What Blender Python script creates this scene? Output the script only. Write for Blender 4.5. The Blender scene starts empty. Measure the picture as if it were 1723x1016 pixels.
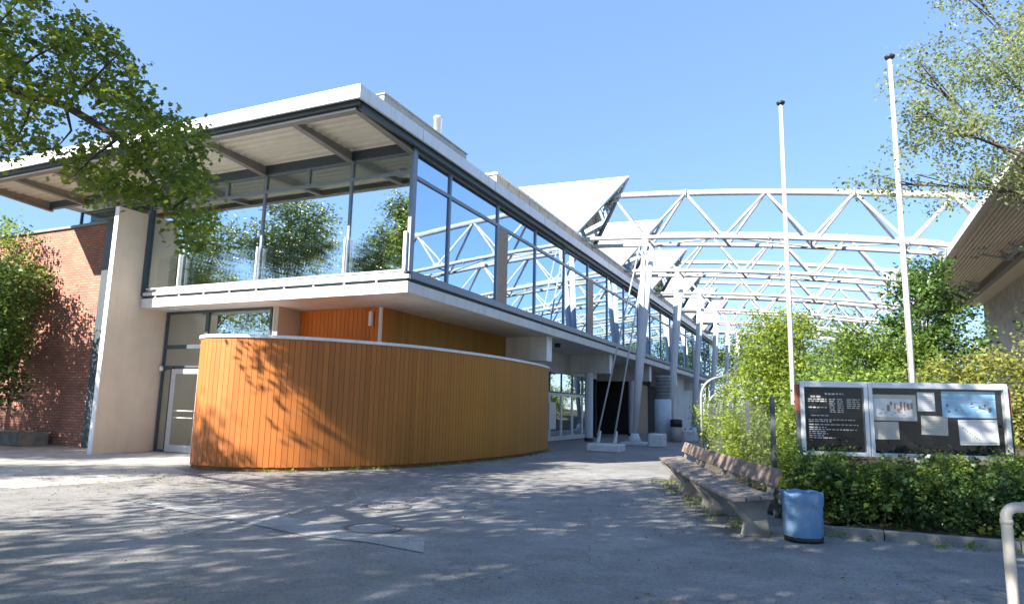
import bpy, math, random
import numpy as np
from mathutils import Vector, Matrix
R = math.radians
rng = np.random.default_rng(7)
random.seed(7)
scene = bpy.context.scene
COL = scene.collection

# ------------------------------------------------------------------ camera
FPX, PITCH, ROLL, H = 1128.9, 0.156305, 0.022387, 1.5
cp, sp = math.cos(PITCH), math.sin(PITCH)
r0, f0, u0 = Vector((1, 0, 0)), Vector((0, cp, sp)), Vector((0, -sp, cp))
RX = r0 * math.cos(ROLL) + u0 * math.sin(ROLL)
UX = -r0 * math.sin(ROLL) + u0 * math.cos(ROLL)
cam = bpy.data.cameras.new('camera')
cam.sensor_width = 36
cam.lens = 36 * FPX / 1723
cam.clip_end = 4000
cam.clip_start = 0.05
camo = bpy.data.objects.new('camera', cam)
COL.objects.link(camo)
camo.matrix_world = Matrix(((RX.x, UX.x, -f0.x, 0), (RX.y, UX.y, -f0.y, 0), (RX.z, UX.z, -f0.z, H), (0, 0, 0, 1)))
scene.camera = camo

# ------------------------------------------------------------------ light
SUN = Vector((-2.93, -2.215, 2.39)).normalized()
el = math.asin(SUN.z)
az = math.atan2(SUN.x, SUN.y)
w = bpy.data.worlds.new('World')
scene.world = w
w.use_nodes = True
nt = w.node_tree
bg = nt.nodes['Background']
sky = nt.nodes.new('ShaderNodeTexSky')
sky.sky_type = 'NISHITA'
sky.sun_disc = False
sky.sun_elevation = el
sky.sun_rotation = az
sky.air_density = 1.0
sky.dust_density = 0.1
sky.ozone_density = 4.5
smix = nt.nodes.new('ShaderNodeMixRGB')          # clear early-summer air: the physical sky evened out towards one blue
smix.inputs[0].default_value = 0.62
smix.inputs[2].default_value = (0.84, 1.42, 2.75, 1)
nt.links.new(sky.outputs[0], smix.inputs[1])
nt.links.new(smix.outputs[0], bg.inputs[0])
bg.inputs[1].default_value = 0.105
sl = bpy.data.lights.new('sun', 'SUN')
sl.energy = 5.0
sl.angle = R(0.5)
sl.color = (1, 0.93, 0.82)
so = bpy.data.objects.new('sun', sl)
COL.objects.link(so)
so.rotation_euler = SUN.to_track_quat('Z', 'Y').to_euler()
so.location = (-20, -15, 30)
vs = scene.view_settings
vs.view_transform = 'Standard'
vs.look = 'None'
vs.exposure = 1.85
vs.gamma = 1

# ------------------------------------------------------------------ materials
def nodes(name):
    m = bpy.data.materials.new(name)
    m.use_nodes = True
    n = m.node_tree
    return m, n, n.nodes['Principled BSDF']

def mat(name, col, rough=0.6, metal=0.0, var=0.15, scale=6.0, bump=0.0, bscale=60.0, stretch=(1, 1, 1), col2=None, detail=6, spec=0.5, streak=0.0):
    """painted / stone / metal surface with noise variation and bump in object space"""
    m, n, b = nodes(name)
    L = n.links
    tc = n.nodes.new('ShaderNodeTexCoord')
    mp = n.nodes.new('ShaderNodeMapping')
    mp.inputs['Scale'].default_value = stretch
    L.new(tc.outputs['Object'], mp.inputs[0])
    no = n.nodes.new('ShaderNodeTexNoise')
    no.inputs['Scale'].default_value = scale
    no.inputs['Detail'].default_value = detail
    L.new(mp.outputs[0], no.inputs['Vector'])
    cr = n.nodes.new('ShaderNodeValToRGB')
    c2 = col2 or tuple(c * (1 - var) for c in col)
    c1 = col if col2 else tuple(min(1, c * (1 + var)) for c in col)
    cr.color_ramp.elements[0].position = 0.3
    cr.color_ramp.elements[1].position = 0.7
    cr.color_ramp.elements[0].color = (*c2, 1)
    cr.color_ramp.elements[1].color = (*c1, 1)
    L.new(no.outputs[0], cr.inputs[0])
    L.new(cr.outputs[0], b.inputs['Base Color'])
    if streak:
        m2 = n.nodes.new('ShaderNodeMapping'); m2.inputs['Scale'].default_value = (5, 5, 0.35)
        L.new(tc.outputs['Object'], m2.inputs[0])
        n3 = n.nodes.new('ShaderNodeTexNoise'); n3.inputs['Scale'].default_value = 1.0; n3.inputs['Detail'].default_value = 7; n3.inputs['Roughness'].default_value = 0.65
        L.new(m2.outputs[0], n3.inputs['Vector'])
        r3 = n.nodes.new('ShaderNodeMapRange'); r3.inputs['From Min'].default_value = 0.48; r3.inputs['From Max'].default_value = 0.72
        r3.inputs['To Min'].default_value = 1.0; r3.inputs['To Max'].default_value = 1.0 - streak
        L.new(n3.outputs[0], r3.inputs['Value'])
        v3 = n.nodes.new('ShaderNodeVectorMath'); v3.operation = 'SCALE'
        L.new(cr.outputs[0], v3.inputs[0]); L.new(r3.outputs[0], v3.inputs['Scale'])
        L.new(v3.outputs[0], b.inputs['Base Color'])
    b.inputs['Roughness'].default_value = rough
    b.inputs['Metallic'].default_value = metal
    b.inputs['Specular IOR Level'].default_value = spec
    if bump:
        n2 = n.nodes.new('ShaderNodeTexNoise')
        n2.inputs['Scale'].default_value = bscale
        n2.inputs['Detail'].default_value = 4
        L.new(mp.outputs[0], n2.inputs['Vector'])
        bp = n.nodes.new('ShaderNodeBump')
        bp.inputs['Strength'].default_value = bump
        bp.inputs['Distance'].default_value = 0.02
        L.new(n2.outputs[0], bp.inputs['Height'])
        L.new(bp.outputs[0], b.inputs['Normal'])
    return m

def leafmat(name, dark, light, trans=0.45, rough=0.5):
    m, n, b = nodes(name)
    L = n.links
    at = n.nodes.new('ShaderNodeAttribute')
    at.attribute_name = 'tint'
    cr = n.nodes.new('ShaderNodeValToRGB')
    cr.color_ramp.elements[0].color = (*dark, 1)
    cr.color_ramp.elements[1].color = (*light, 1)
    L.new(at.outputs['Fac'], cr.inputs[0])
    L.new(cr.outputs[0], b.inputs['Base Color'])
    b.inputs['Roughness'].default_value = rough
    b.inputs['Specular IOR Level'].default_value = 0.35
    tr = n.nodes.new('ShaderNodeBsdfTranslucent')
    hs = n.nodes.new('ShaderNodeHueSaturation')
    hs.inputs['Value'].default_value = 1.6
    hs.inputs['Hue'].default_value = 0.485
    L.new(cr.outputs[0], hs.inputs['Color'])
    L.new(hs.outputs[0], tr.inputs['Color'])
    mx = n.nodes.new('ShaderNodeMixShader')
    mx.inputs[0].default_value = trans
    L.new(b.outputs[0], mx.inputs[1])
    L.new(tr.outputs[0], mx.inputs[2])
    L.new(mx.outputs[0], n.nodes['Material Output'].inputs[0])
    return m

def glassmat(name, tint, lo, hi, through=0.6, tcol=(0.75, 0.85, 0.8)):
    m, n, b = nodes(name)
    L = n.links
    n.nodes.remove(b)
    gl = n.nodes.new('ShaderNodeBsdfGlossy')
    gl.inputs['Color'].default_value = (*tint, 1)
    gl.inputs['Roughness'].default_value = 0.0
    tc = n.nodes.new('ShaderNodeTexCoord')
    no = n.nodes.new('ShaderNodeTexNoise')
    no.inputs['Scale'].default_value = 0.9
    no.inputs['Detail'].default_value = 1
    L.new(tc.outputs['Object'], no.inputs['Vector'])
    bp = n.nodes.new('ShaderNodeBump')
    bp.inputs['Strength'].default_value = 0.018
    bp.inputs['Distance'].default_value = 0.05
    L.new(no.outputs[0], bp.inputs['Height'])
    L.new(bp.outputs[0], gl.inputs['Normal'])
    tr = n.nodes.new('ShaderNodeBsdfTransparent')
    tr.inputs['Color'].default_value = (*[c * through for c in tcol], 1)
    lw = n.nodes.new('ShaderNodeLayerWeight')
    lw.inputs['Blend'].default_value = 0.4
    mr = n.nodes.new('ShaderNodeMapRange')
    mr.inputs['To Min'].default_value = lo
    mr.inputs['To Max'].default_value = hi
    L.new(lw.outputs['Facing'], mr.inputs['Value'])
    mx = n.nodes.new('ShaderNodeMixShader')
    L.new(mr.outputs[0], mx.inputs[0])
    L.new(tr.outputs[0], mx.inputs[1])
    L.new(gl.outputs[0], mx.inputs[2])
    L.new(mx.outputs[0], n.nodes['Material Output'].inputs[0])
    return m

def brickmat(name):
    m, n, b = nodes(name)
    L = n.links
    tc = n.nodes.new('ShaderNodeTexCoord')
    sx = n.nodes.new('ShaderNodeSeparateXYZ')
    L.new(tc.outputs['Object'], sx.inputs[0])
    ad = n.nodes.new('ShaderNodeMath'); ad.operation = 'ADD'
    L.new(sx.outputs['X'], ad.inputs[0]); L.new(sx.outputs['Y'], ad.inputs[1])
    cx = n.nodes.new('ShaderNodeCombineXYZ')
    L.new(ad.outputs[0], cx.inputs[0]); L.new(sx.outputs['Z'], cx.inputs[1])
    br = n.nodes.new('ShaderNodeTexBrick')
    br.inputs['Scale'].default_value = 1.0
    br.inputs['Brick Width'].default_value = 0.26
    br.inputs['Row Height'].default_value = 0.085
    br.inputs['Mortar Size'].default_value = 0.011
    br.inputs['Mortar Smooth'].default_value = 0.2
    br.inputs['Bias'].default_value = -0.1
    br.inputs['Color1'].default_value = (0.42, 0.18, 0.12, 1)
    br.inputs['Color2'].default_value = (0.30, 0.125, 0.09, 1)
    br.inputs['Mortar'].default_value = (0.12, 0.09, 0.075, 1)
    L.new(cx.outputs[0], br.inputs['Vector'])
    no = n.nodes.new('ShaderNodeTexNoise')
    no.inputs['Scale'].default_value = 1.3
    no.inputs['Detail'].default_value = 8
    L.new(tc.outputs['Object'], no.inputs['Vector'])
    mx = n.nodes.new('ShaderNodeMixRGB'); mx.blend_type = 'OVERLAY'; mx.inputs[0].default_value = 0.5
    L.new(br.outputs['Color'], mx.inputs[1]); L.new(no.outputs[0], mx.inputs[2])
    L.new(mx.outputs[0], b.inputs['Base Color'])
    bp = n.nodes.new('ShaderNodeBump'); bp.invert = True
    bp.inputs['Strength'].default_value = 0.7; bp.inputs['Distance'].default_value = 0.01
    L.new(br.outputs['Fac'], bp.inputs['Height']); L.new(bp.outputs[0], b.inputs['Normal'])
    b.inputs['Roughness'].default_value = 0.85
    return m

def boardmat(name, cA, cB, x0, x1):
    """varnished boards: one shade per board (attribute), streaks along the grain, sunlit orange to shaded ochre painted in along X"""
    m, n, b = nodes(name)
    L = n.links
    at = n.nodes.new('ShaderNodeAttribute'); at.attribute_name = 'tint'
    tc = n.nodes.new('ShaderNodeTexCoord')
    sx = n.nodes.new('ShaderNodeSeparateXYZ'); L.new(tc.outputs['Object'], sx.inputs[0])
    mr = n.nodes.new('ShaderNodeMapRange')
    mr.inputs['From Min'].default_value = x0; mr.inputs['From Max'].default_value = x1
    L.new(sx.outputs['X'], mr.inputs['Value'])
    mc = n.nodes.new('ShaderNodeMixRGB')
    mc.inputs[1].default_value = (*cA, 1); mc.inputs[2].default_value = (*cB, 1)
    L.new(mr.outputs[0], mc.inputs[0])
    mp = n.nodes.new('ShaderNodeMapping'); mp.inputs['Scale'].default_value = (14, 14, 0.7)
    L.new(tc.outputs['Object'], mp.inputs[0])
    no = n.nodes.new('ShaderNodeTexNoise'); no.inputs['Scale'].default_value = 2.5; no.inputs['Detail'].default_value = 8
    L.new(mp.outputs[0], no.inputs['Vector'])
    n2 = n.nodes.new('ShaderNodeTexNoise'); n2.inputs['Scale'].default_value = 0.6; n2.inputs['Detail'].default_value = 5
    L.new(tc.outputs['Object'], n2.inputs['Vector'])
    a1 = n.nodes.new('ShaderNodeMath'); a1.operation = 'MULTIPLY_ADD'; a1.inputs[1].default_value = 0.22; a1.inputs[2].default_value = 0.62
    L.new(at.outputs['Fac'], a1.inputs[0])
    a2 = n.nodes.new('ShaderNodeMath'); a2.operation = 'MULTIPLY_ADD'; a2.inputs[1].default_value = 0.3
    L.new(no.outputs[0], a2.inputs[0]); L.new(a1.outputs[0], a2.inputs[2])
    a3 = n.nodes.new('ShaderNodeMath'); a3.operation = 'MULTIPLY_ADD'; a3.inputs[1].default_value = 0.25
    L.new(n2.outputs[0], a3.inputs[0]); L.new(a2.outputs[0], a3.inputs[2])
    vm = n.nodes.new('ShaderNodeVectorMath'); vm.operation = 'SCALE'
    L.new(mc.outputs[0], vm.inputs[0]); L.new(a3.outputs[0], vm.inputs['Scale'])
    L.new(vm.outputs[0], b.inputs['Base Color'])
    bp = n.nodes.new('ShaderNodeBump'); bp.inputs['Strength'].default_value = 0.15; bp.inputs['Distance'].default_value = 0.01
    L.new(no.outputs[0], bp.inputs['Height']); L.new(bp.outputs[0], b.inputs['Normal'])
    b.inputs['Roughness'].default_value = 0.55
    b.inputs['Specular IOR Level'].default_value = 0.3
    return m

def asphaltmat(name, dark, light, patches=True):
    m, n, b = nodes(name)
    L = n.links
    tc = n.nodes.new('ShaderNodeTexCoord')
    fine = n.nodes.new('ShaderNodeTexVoronoi'); fine.inputs['Scale'].default_value = 70
    L.new(tc.outputs['Object'], fine.inputs['Vector'])
    big = n.nodes.new('ShaderNodeTexNoise'); big.inputs['Scale'].default_value = 0.35; big.inputs['Detail'].default_value = 9; big.inputs['Roughness'].default_value = 0.65
    L.new(tc.outputs['Object'], big.inputs['Vector'])
    cr = n.nodes.new('ShaderNodeValToRGB')
    cr.color_ramp.elements[0].position = 0.32; cr.color_ramp.elements[1].position = 0.7
    cr.color_ramp.elements[0].color = (*dark, 1); cr.color_ramp.elements[1].color = (*light, 1)
    L.new(big.outputs[0], cr.inputs[0])
    mx = n.nodes.new('ShaderNodeMixRGB'); mx.blend_type = 'OVERLAY'; mx.inputs[0].default_value = 0.45
    L.new(cr.outputs[0], mx.inputs[1]); L.new(fine.outputs['Color'], mx.inputs[2])
    hs = n.nodes.new('ShaderNodeHueSaturation'); hs.inputs['Saturation'].default_value = 0.35
    L.new(mx.outputs[0], hs.inputs['Color'])
    # pale fallen-blossom litter gathered in drifts
    li = n.nodes.new('ShaderNodeTexVoronoi'); li.inputs['Scale'].default_value = 22
    L.new(tc.outputs['Object'], li.inputs['Vector'])
    lt = n.nodes.new('ShaderNodeMath'); lt.operation = 'LESS_THAN'; lt.inputs[1].default_value = 0.16
    L.new(li.outputs['Distance'], lt.inputs[0])
    dn = n.nodes.new('ShaderNodeTexNoise'); dn.inputs['Scale'].default_value = 0.5; dn.inputs['Detail'].default_value = 3
    L.new(tc.outputs['Object'], dn.inputs['Vector'])
    gt = n.nodes.new('ShaderNodeMath'); gt.operation = 'GREATER_THAN'; gt.inputs[1].default_value = 0.56
    L.new(dn.outputs[0], gt.inputs[0])
    ml = n.nodes.new('ShaderNodeMath'); ml.operation = 'MULTIPLY'
    L.new(lt.outputs[0], ml.inputs[0]); L.new(gt.outputs[0], ml.inputs[1])
    m2 = n.nodes.new('ShaderNodeMixRGB'); m2.inputs[2].default_value = (0.32, 0.29, 0.18, 1)
    L.new(ml.outputs[0], m2.inputs[0]); L.new(hs.outputs[0], m2.inputs[1])
    wn = n.nodes.new('ShaderNodeTexNoise'); wn.inputs['Scale'].default_value = 1.1; wn.inputs['Detail'].default_value = 5
    L.new(tc.outputs['Object'], wn.inputs['Vector'])
    wv = n.nodes.new('ShaderNodeVectorMath'); wv.operation = 'SCALE'; wv.inputs['Scale'].default_value = 1.6
    L.new(wn.outputs['Color'], wv.inputs[0])
    wa = n.nodes.new('ShaderNodeVectorMath'); L.new(tc.outputs['Object'], wa.inputs[0]); L.new(wv.outputs[0], wa.inputs[1])
    ck = n.nodes.new('ShaderNodeTexVoronoi'); ck.feature = 'DISTANCE_TO_EDGE'; ck.inputs['Scale'].default_value = 0.42
    L.new(wa.outputs[0], ck.inputs['Vector'])
    cl = n.nodes.new('ShaderNodeMapRange'); cl.inputs['From Min'].default_value = 0.002; cl.inputs['From Max'].default_value = 0.006
    cl.inputs['To Min'].default_value = 0.68; cl.inputs['To Max'].default_value = 1.0
    L.new(ck.outputs['Distance'], cl.inputs['Value'])
    st = n.nodes.new('ShaderNodeTexNoise'); st.inputs['Scale'].default_value = 1.7; st.inputs['Detail'].default_value = 10; st.inputs['Roughness'].default_value = 0.7
    L.new(tc.outputs['Object'], st.inputs['Vector'])
    sr = n.nodes.new('ShaderNodeMapRange'); sr.inputs['From Min'].default_value = 0.35; sr.inputs['From Max'].default_value = 0.65
    sr.inputs['To Min'].default_value = 0.72; sr.inputs['To Max'].default_value = 1.15
    L.new(st.outputs[0], sr.inputs['Value'])
    mm_ = n.nodes.new('ShaderNodeMath'); mm_.operation = 'MULTIPLY'
    L.new(cl.outputs[0], mm_.inputs[0]); L.new(sr.outputs[0], mm_.inputs[1])
    vm_ = n.nodes.new('ShaderNodeVectorMath'); vm_.operation = 'SCALE'
    L.new(m2.outputs[0], vm_.inputs[0]); L.new(mm_.outputs[0], vm_.inputs['Scale'])
    L.new(vm_.outputs[0], b.inputs['Base Color'])
    bp = n.nodes.new('ShaderNodeBump'); bp.inputs['Strength'].default_value = 0.5; bp.inputs['Distance'].default_value = 0.006
    L.new(fine.outputs['Distance'], bp.inputs['Height']); L.new(bp.outputs[0], b.inputs['Normal'])
    b.inputs['Roughness'].default_value = 0.8
    return m

M = dict(
    white=mat('white_paint', (0.78, 0.78, 0.77), 0.45, var=0.05, scale=2),
    fascia=mat('white_coated_metal', (0.72, 0.72, 0.72), 0.4, var=0.04, scale=1.5, streak=0.16),
    slab=mat('painted_concrete', (0.66, 0.65, 0.62), 0.8, var=0.08, scale=1.2, bump=0.1, bscale=30, streak=0.2),
    plaster=mat('cream_render', (0.66, 0.58, 0.47), 0.9, var=0.07, scale=1.6, bump=0.3, bscale=90, streak=0.06),
    soffit=mat('beige_sheet', (0.74, 0.68, 0.56), 0.6, var=0.06, scale=2),
    beam=mat('taupe_steel', (0.24, 0.22, 0.2), 0.55, var=0.12, scale=5),
    dark=mat('dark_frame', (0.055, 0.075, 0.09), 0.45, var=0.12, scale=8),
    frame=mat('grey_blue_frame', (0.19, 0.235, 0.28), 0.4, var=0.08, scale=6),
    silver=mat('aluminium', (0.62, 0.64, 0.66), 0.35, metal=0.3, var=0.06, scale=8),
    steel=mat('white_steel', (0.37, 0.38, 0.39), 0.4, var=0.06, scale=2.5, streak=0.15),
    column=mat('pale_steel', (0.6, 0.63, 0.67), 0.45, var=0.06, scale=2.0),
    panel=mat('white_roof_panel', (0.42, 0.41, 0.38), 0.5, var=0.06, scale=1, streak=0.1),
    seam=mat('roof_seam', (0.3, 0.29, 0.27), 0.6),
    upstand=mat('beige_cladding', (0.47, 0.41, 0.32), 0.6, var=0.08, scale=2),
    tan=mat('tan_panel', (0.33, 0.24, 0.17), 0.65, var=0.12, scale=3, stretch=(1, 1, 4)),
    brick=brickmat('brown_brick'),
    boards=boardmat('orange_boards', (0.40, 0.132, 0.032), (0.37, 0.16, 0.022), -1.5, 4.5),  # orange for the sunlit end, ochre for the shaded end, put into the colour
    boards2=boardmat('orange_boards_back', (0.60, 0.165, 0.022), (0.36, 0.175, 0.028), 1.9, 2.6),  # sunlit tone painted on the front face, shaded tone on the long side
    groove=mat('groove_shadow_wood', (0.16, 0.07, 0.02), 0.8),
    glassL=glassmat('front_glass', (0.86, 0.94, 0.98), 0.52, 0.9, 0.92),
    glassR=glassmat('side_glass', (0.70, 0.85, 1.0), 0.55, 0.95, 0.7, (0.6, 0.8, 0.95)),
    glassC=glassmat('clear_glass', (0.8, 0.9, 0.95), 0.05, 0.6, 0.97, (1, 1, 1)),
    glassB=glassmat('balustrade_glass', (0.9, 0.95, 0.95), 0.02, 0.5, 0.97, (1, 1, 1)),
    glassN=glassmat('cabinet_glass', (0.9, 0.95, 0.95), 0.004, 0.25, 0.98, (1, 1, 1)),
    glassD=glassmat('door_glass', (0.85, 0.93, 0.95), 0.35, 0.9, 0.7),
    asphalt=asphaltmat('old_asphalt', (0.155, 0.146, 0.135), (0.25, 0.235, 0.215)),
    patch=asphaltmat('pale_asphalt', (0.25, 0.24, 0.215), (0.33, 0.315, 0.28)),
    paving=asphaltmat('pale_paving', (0.28, 0.265, 0.225), (0.40, 0.38, 0.32)),
    concrete=mat('weathered_concrete', (0.21, 0.20, 0.185), 0.9, var=0.3, scale=4, bump=0.5, bscale=40),
    block=mat('whitewashed_concrete', (0.62, 0.63, 0.64), 0.85, var=0.12, scale=5, bump=0.3, bscale=40),
    interior=mat('interior_wall', (0.8, 0.8, 0.74), 0.8, var=0.05, scale=1),
    intfloor=mat('interior_floor', (0.5, 0.49, 0.45), 0.5, var=0.1, scale=2),
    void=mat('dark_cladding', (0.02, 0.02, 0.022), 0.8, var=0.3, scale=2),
    boxgrey=mat('grey_roof_sheet', (0.26, 0.28, 0.28), 0.6, var=0.1, scale=2, streak=0.2),
    eave=mat('beige_eave_sheet', (0.84, 0.77, 0.66), 0.6, var=0.05, scale=2),
    ventw=mat('pale_blue_metal', (0.5, 0.56, 0.64), 0.5, var=0.08, scale=3),
    ventg=mat('louvre_metal', (0.2, 0.22, 0.24), 0.5, var=0.1, scale=5),
    iron=mat('cast_iron', (0.26, 0.255, 0.25), 0.7, var=0.2, scale=20, bump=0.6, bscale=50),
    ironrim=mat('dark_iron', (0.10, 0.10, 0.105), 0.7, var=0.2, scale=20),
    seatwood=mat('grey_weathered_wood', (0.215, 0.18, 0.155), 0.8, var=0.28, scale=3, bump=0.4, bscale=30, stretch=(6, 1, 6)),
    backwood=mat('brown_weathered_wood', (0.19, 0.145, 0.12), 0.75, var=0.28, scale=3, bump=0.4, bscale=30, stretch=(6, 1, 6)),
    bin=mat('blue_plastic', (0.075, 0.19, 0.38), 0.4, col2=(0.20, 0.31, 0.45), scale=3.5, bump=0.5, bscale=9),
    black=mat('black_plastic', (0.015, 0.015, 0.016), 0.5),
    boardback=mat('black_felt', (0.006, 0.0065, 0.008), 0.8, var=0.3, scale=8, spec=0.2),
    text=mat('white_letters', (0.5, 0.5, 0.5), 0.6, var=0.05),
    paper=mat('paper', (0.72, 0.72, 0.73), 0.7, var=0.05, scale=3),
    paper2=mat('cream_paper', (0.52, 0.50, 0.44), 0.7, var=0.06, scale=3),
    posterblue=mat('blue_poster', (0.16, 0.40, 0.66), 0.5, col2=(0.36, 0.60, 0.80), scale=5),
    ink=mat('print_ink', (0.10, 0.12, 0.20), 0.7),
    inkred=mat('red_print', (0.38, 0.17, 0.13), 0.7),
    inkgrey=mat('grey_print', (0.34, 0.34, 0.36), 0.7),
    rust=mat('red_brown_steel', (0.20, 0.06, 0.04), 0.7, var=0.3, scale=8),
    galv=mat('galvanised_steel', (0.46, 0.47, 0.47), 0.45, metal=0.4, var=0.1, scale=10),
    rail=mat('cream_painted_pipe', (0.44, 0.42, 0.38), 0.5, var=0.12, scale=7),
    pipe=mat('dull_grey_pipe', (0.20, 0.225, 0.24), 0.5, var=0.12, scale=5),
    post=mat('dark_grey_post', (0.07, 0.08, 0.09), 0.5, var=0.15, scale=6),
    pole=mat('white_pole_paint', (0.52, 0.515, 0.50), 0.4, var=0.06, scale=3),
    bark=mat('bark', (0.075, 0.058, 0.043), 0.95, var=0.4, scale=8, bump=0.9, bscale=20, stretch=(1, 1, 0.3)),
    soil=mat('soil', (0.06, 0.05, 0.035), 1.0, var=0.4, scale=3, bump=0.8, bscale=14),
    stone=mat('pale_rubble_stone', (0.72, 0.70, 0.66), 0.9, col2=(0.48, 0.46, 0.44), scale=2.5, bump=0.7, bscale=8),
    binbeige=mat('beige_bin', (0.42, 0.36, 0.30), 0.7),
)
LF = dict(
    oak=leafmat('maple_leaf', (0.03, 0.075, 0.014), (0.23, 0.30, 0.04), 0.5),
    wall=leafmat('wall_tree_leaf', (0.02, 0.055, 0.02), (0.10, 0.17, 0.035), 0.35),
    bright=leafmat('bright_shrub_leaf', (0.08, 0.15, 0.022), (0.31, 0.38, 0.065), 0.48),
    mid=leafmat('mid_shrub_leaf', (0.05, 0.115, 0.022), (0.22, 0.31, 0.058), 0.45),
    deep=leafmat('deep_tree_leaf', (0.03, 0.08, 0.02), (0.12, 0.21, 0.045), 0.4),
    yellow=leafmat('yellow_shrub_leaf', (0.10, 0.14, 0.03), (0.34, 0.34, 0.09), 0.45),
    hedge=leafmat('ivy_leaf', (0.013, 0.04, 0.016), (0.08, 0.145, 0.038), 0.32, 0.4),
    ash=leafmat('pale_ash_leaf', (0.08, 0.125, 0.045), (0.32, 0.36, 0.16), 0.5),
    far=leafmat('far_tree_leaf', (0.05, 0.09, 0.035), (0.20, 0.26, 0.08), 0.35),
)

# ------------------------------------------------------------------ helpers
class MB:
    def __init__(s):
        s.v, s.f, s.t, s.smooth = [], [], [], []
    def add(s, verts, faces, tint=0.5, smooth=False):
        o = len(s.v)
        s.v += [tuple(p) for p in verts]
        s.t += [tint] * len(verts)
        s.f += [tuple(i + o for i in f) for f in faces]
        s.smooth += [smooth] * len(faces)
        return s
    def box(s, x0, x1, y0, y1, z0, z1, tint=0.5):
        return s.add([(x0, y0, z0), (x1, y0, z0), (x1, y1, z0), (x0, y1, z0), (x0, y0, z1), (x1, y0, z1), (x1, y1, z1), (x0, y1, z1)],
                     [(0, 3, 2, 1), (4, 5, 6, 7), (0, 1, 5, 4), (1, 2, 6, 5), (2, 3, 7, 6), (3, 0, 4, 7)], tint)
    def tube(s, pts, rad, n=10, cap=True, tint=0.5):
        pts = [Vector(p) for p in pts]
        if not hasattr(rad, '__len__'):
            rad = [rad] * len(pts)
        vs, fs = [], []
        up = None
        for i, p in enumerate(pts):
            d = (pts[min(i + 1, len(pts) - 1)] - pts[max(i - 1, 0)]).normalized()
            if up is None:
                a = Vector((0, 0, 1)) if abs(d.z) < 0.9 else Vector((1, 0, 0))
                up = d.cross(a).normalized()
            else:
                up = (up - d * up.dot(d)).normalized()
            q = d.cross(up)
            for k in range(n):
                t = 2 * math.pi * k / n
                vs.append(p + (up * math.cos(t) + q * math.sin(t)) * rad[i])
        for i in range(len(pts) - 1):
            for k in range(n):
                a, b = i * n + k, i * n + (k + 1) % n
                fs.append((a, b, b + n, a + n))
        s.add(vs, fs, tint, True)
        if cap:
            o = len(s.v) - len(vs)
            s.f.append(tuple(o + k for k in reversed(range(n)))); s.smooth.append(False)
            s.f.append(tuple(o + (len(pts) - 1) * n + k for k in range(n))); s.smooth.append(False)
        return s
    def lathe(s, prof, c=(0, 0, 0), n=28, tint=0.5):
        vs, fs = [], []
        for r, z in prof:
            for k in range(n):
                t = 2 * math.pi * k / n
                vs.append((c[0] + r * math.cos(t), c[1] + r * math.sin(t), c[2] + z))
        for i in range(len(prof) - 1):
            for k in range(n):
                a, b = i * n + k, i * n + (k + 1) % n
                fs.append((a, b, b + n, a + n))
        return s.add(vs, fs, tint, True)
    def prism(s, poly, axis, a0, a1, tint=0.5):
        """polygon extruded along axis 0/1/2; poly gives the two other coordinates in order"""
        def P(p, a):
            q = list(p); q.insert(axis, a); return tuple(q)
        n = len(poly)
        vs = [P(p, a0) for p in poly] + [P(p, a1) for p in poly]
        fs = [tuple(range(n)), tuple(reversed(range(n, 2 * n)))] + [(i, i + n, (i + 1) % n + n, (i + 1) % n) for i in range(n)]
        return s.add(vs, fs, tint)
    def build(s, name, m, parent=None, bevel=0, fixn=True):
        me = bpy.data.meshes.new(name)
        me.from_pydata(s.v, [], s.f)
        me.polygons.foreach_set('use_smooth', s.smooth)
        a = me.attributes.new('tint', 'FLOAT', 'POINT')
        a.data.foreach_set('value', s.t)
        if fixn:
            import bmesh
            bm = bmesh.new(); bm.from_mesh(me)
            bmesh.ops.recalc_face_normals(bm, faces=bm.faces)
            bm.to_mesh(me); bm.free()
        me.materials.append(m)
        o = bpy.data.objects.new(name, me)
        COL.objects.link(o)
        if parent is not None:
            o.parent = parent
        if bevel:
            b = o.modifiers.new('bevel', 'BEVEL'); b.width = bevel; b.segments = 2; b.limit_method = 'ANGLE'
        return o

def tag(o, label, cat, group=None, kind=None):
    if label: o['label'] = label
    if cat: o['category'] = cat
    if group: o['group'] = group
    if kind: o['kind'] = kind
    return o

def empty(name, loc, rz=0.0, label=None, cat=None, group=None):
    o = bpy.data.objects.new(name, None)
    COL.objects.link(o)
    o.location = loc
    o.rotation_euler = (0, 0, rz)
    o.empty_display_size = 0.3
    return tag(o, label, cat, group)

def copy_tree(o, parent=None):
    c = o.copy(); COL.objects.link(c)
    if parent is not None: c.parent = parent
    for ch in list(o.children): copy_tree(ch, c)
    return c

# building frame: local X runs along the long side (away from the camera), local Y to the left
O = Vector((-2.48225, 15.67991, 0)); RZ = math.atan2(0.91018949, 0.41419209)
UV = Vector((0.41419209, 0.91018949, 0)); WV = Vector((-0.91018949, 0.41419209, 0))
def BW(u, w_, z=0): return O + UV * u + WV * w_ + Vector((0, 0, z))
def px(x, y, Y):
    d = f0 * FPX + RX * (x - 861.5) - UX * (y - 508.0)
    return Vector((0, 0, H)) + d * (Y / d.y)

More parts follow.
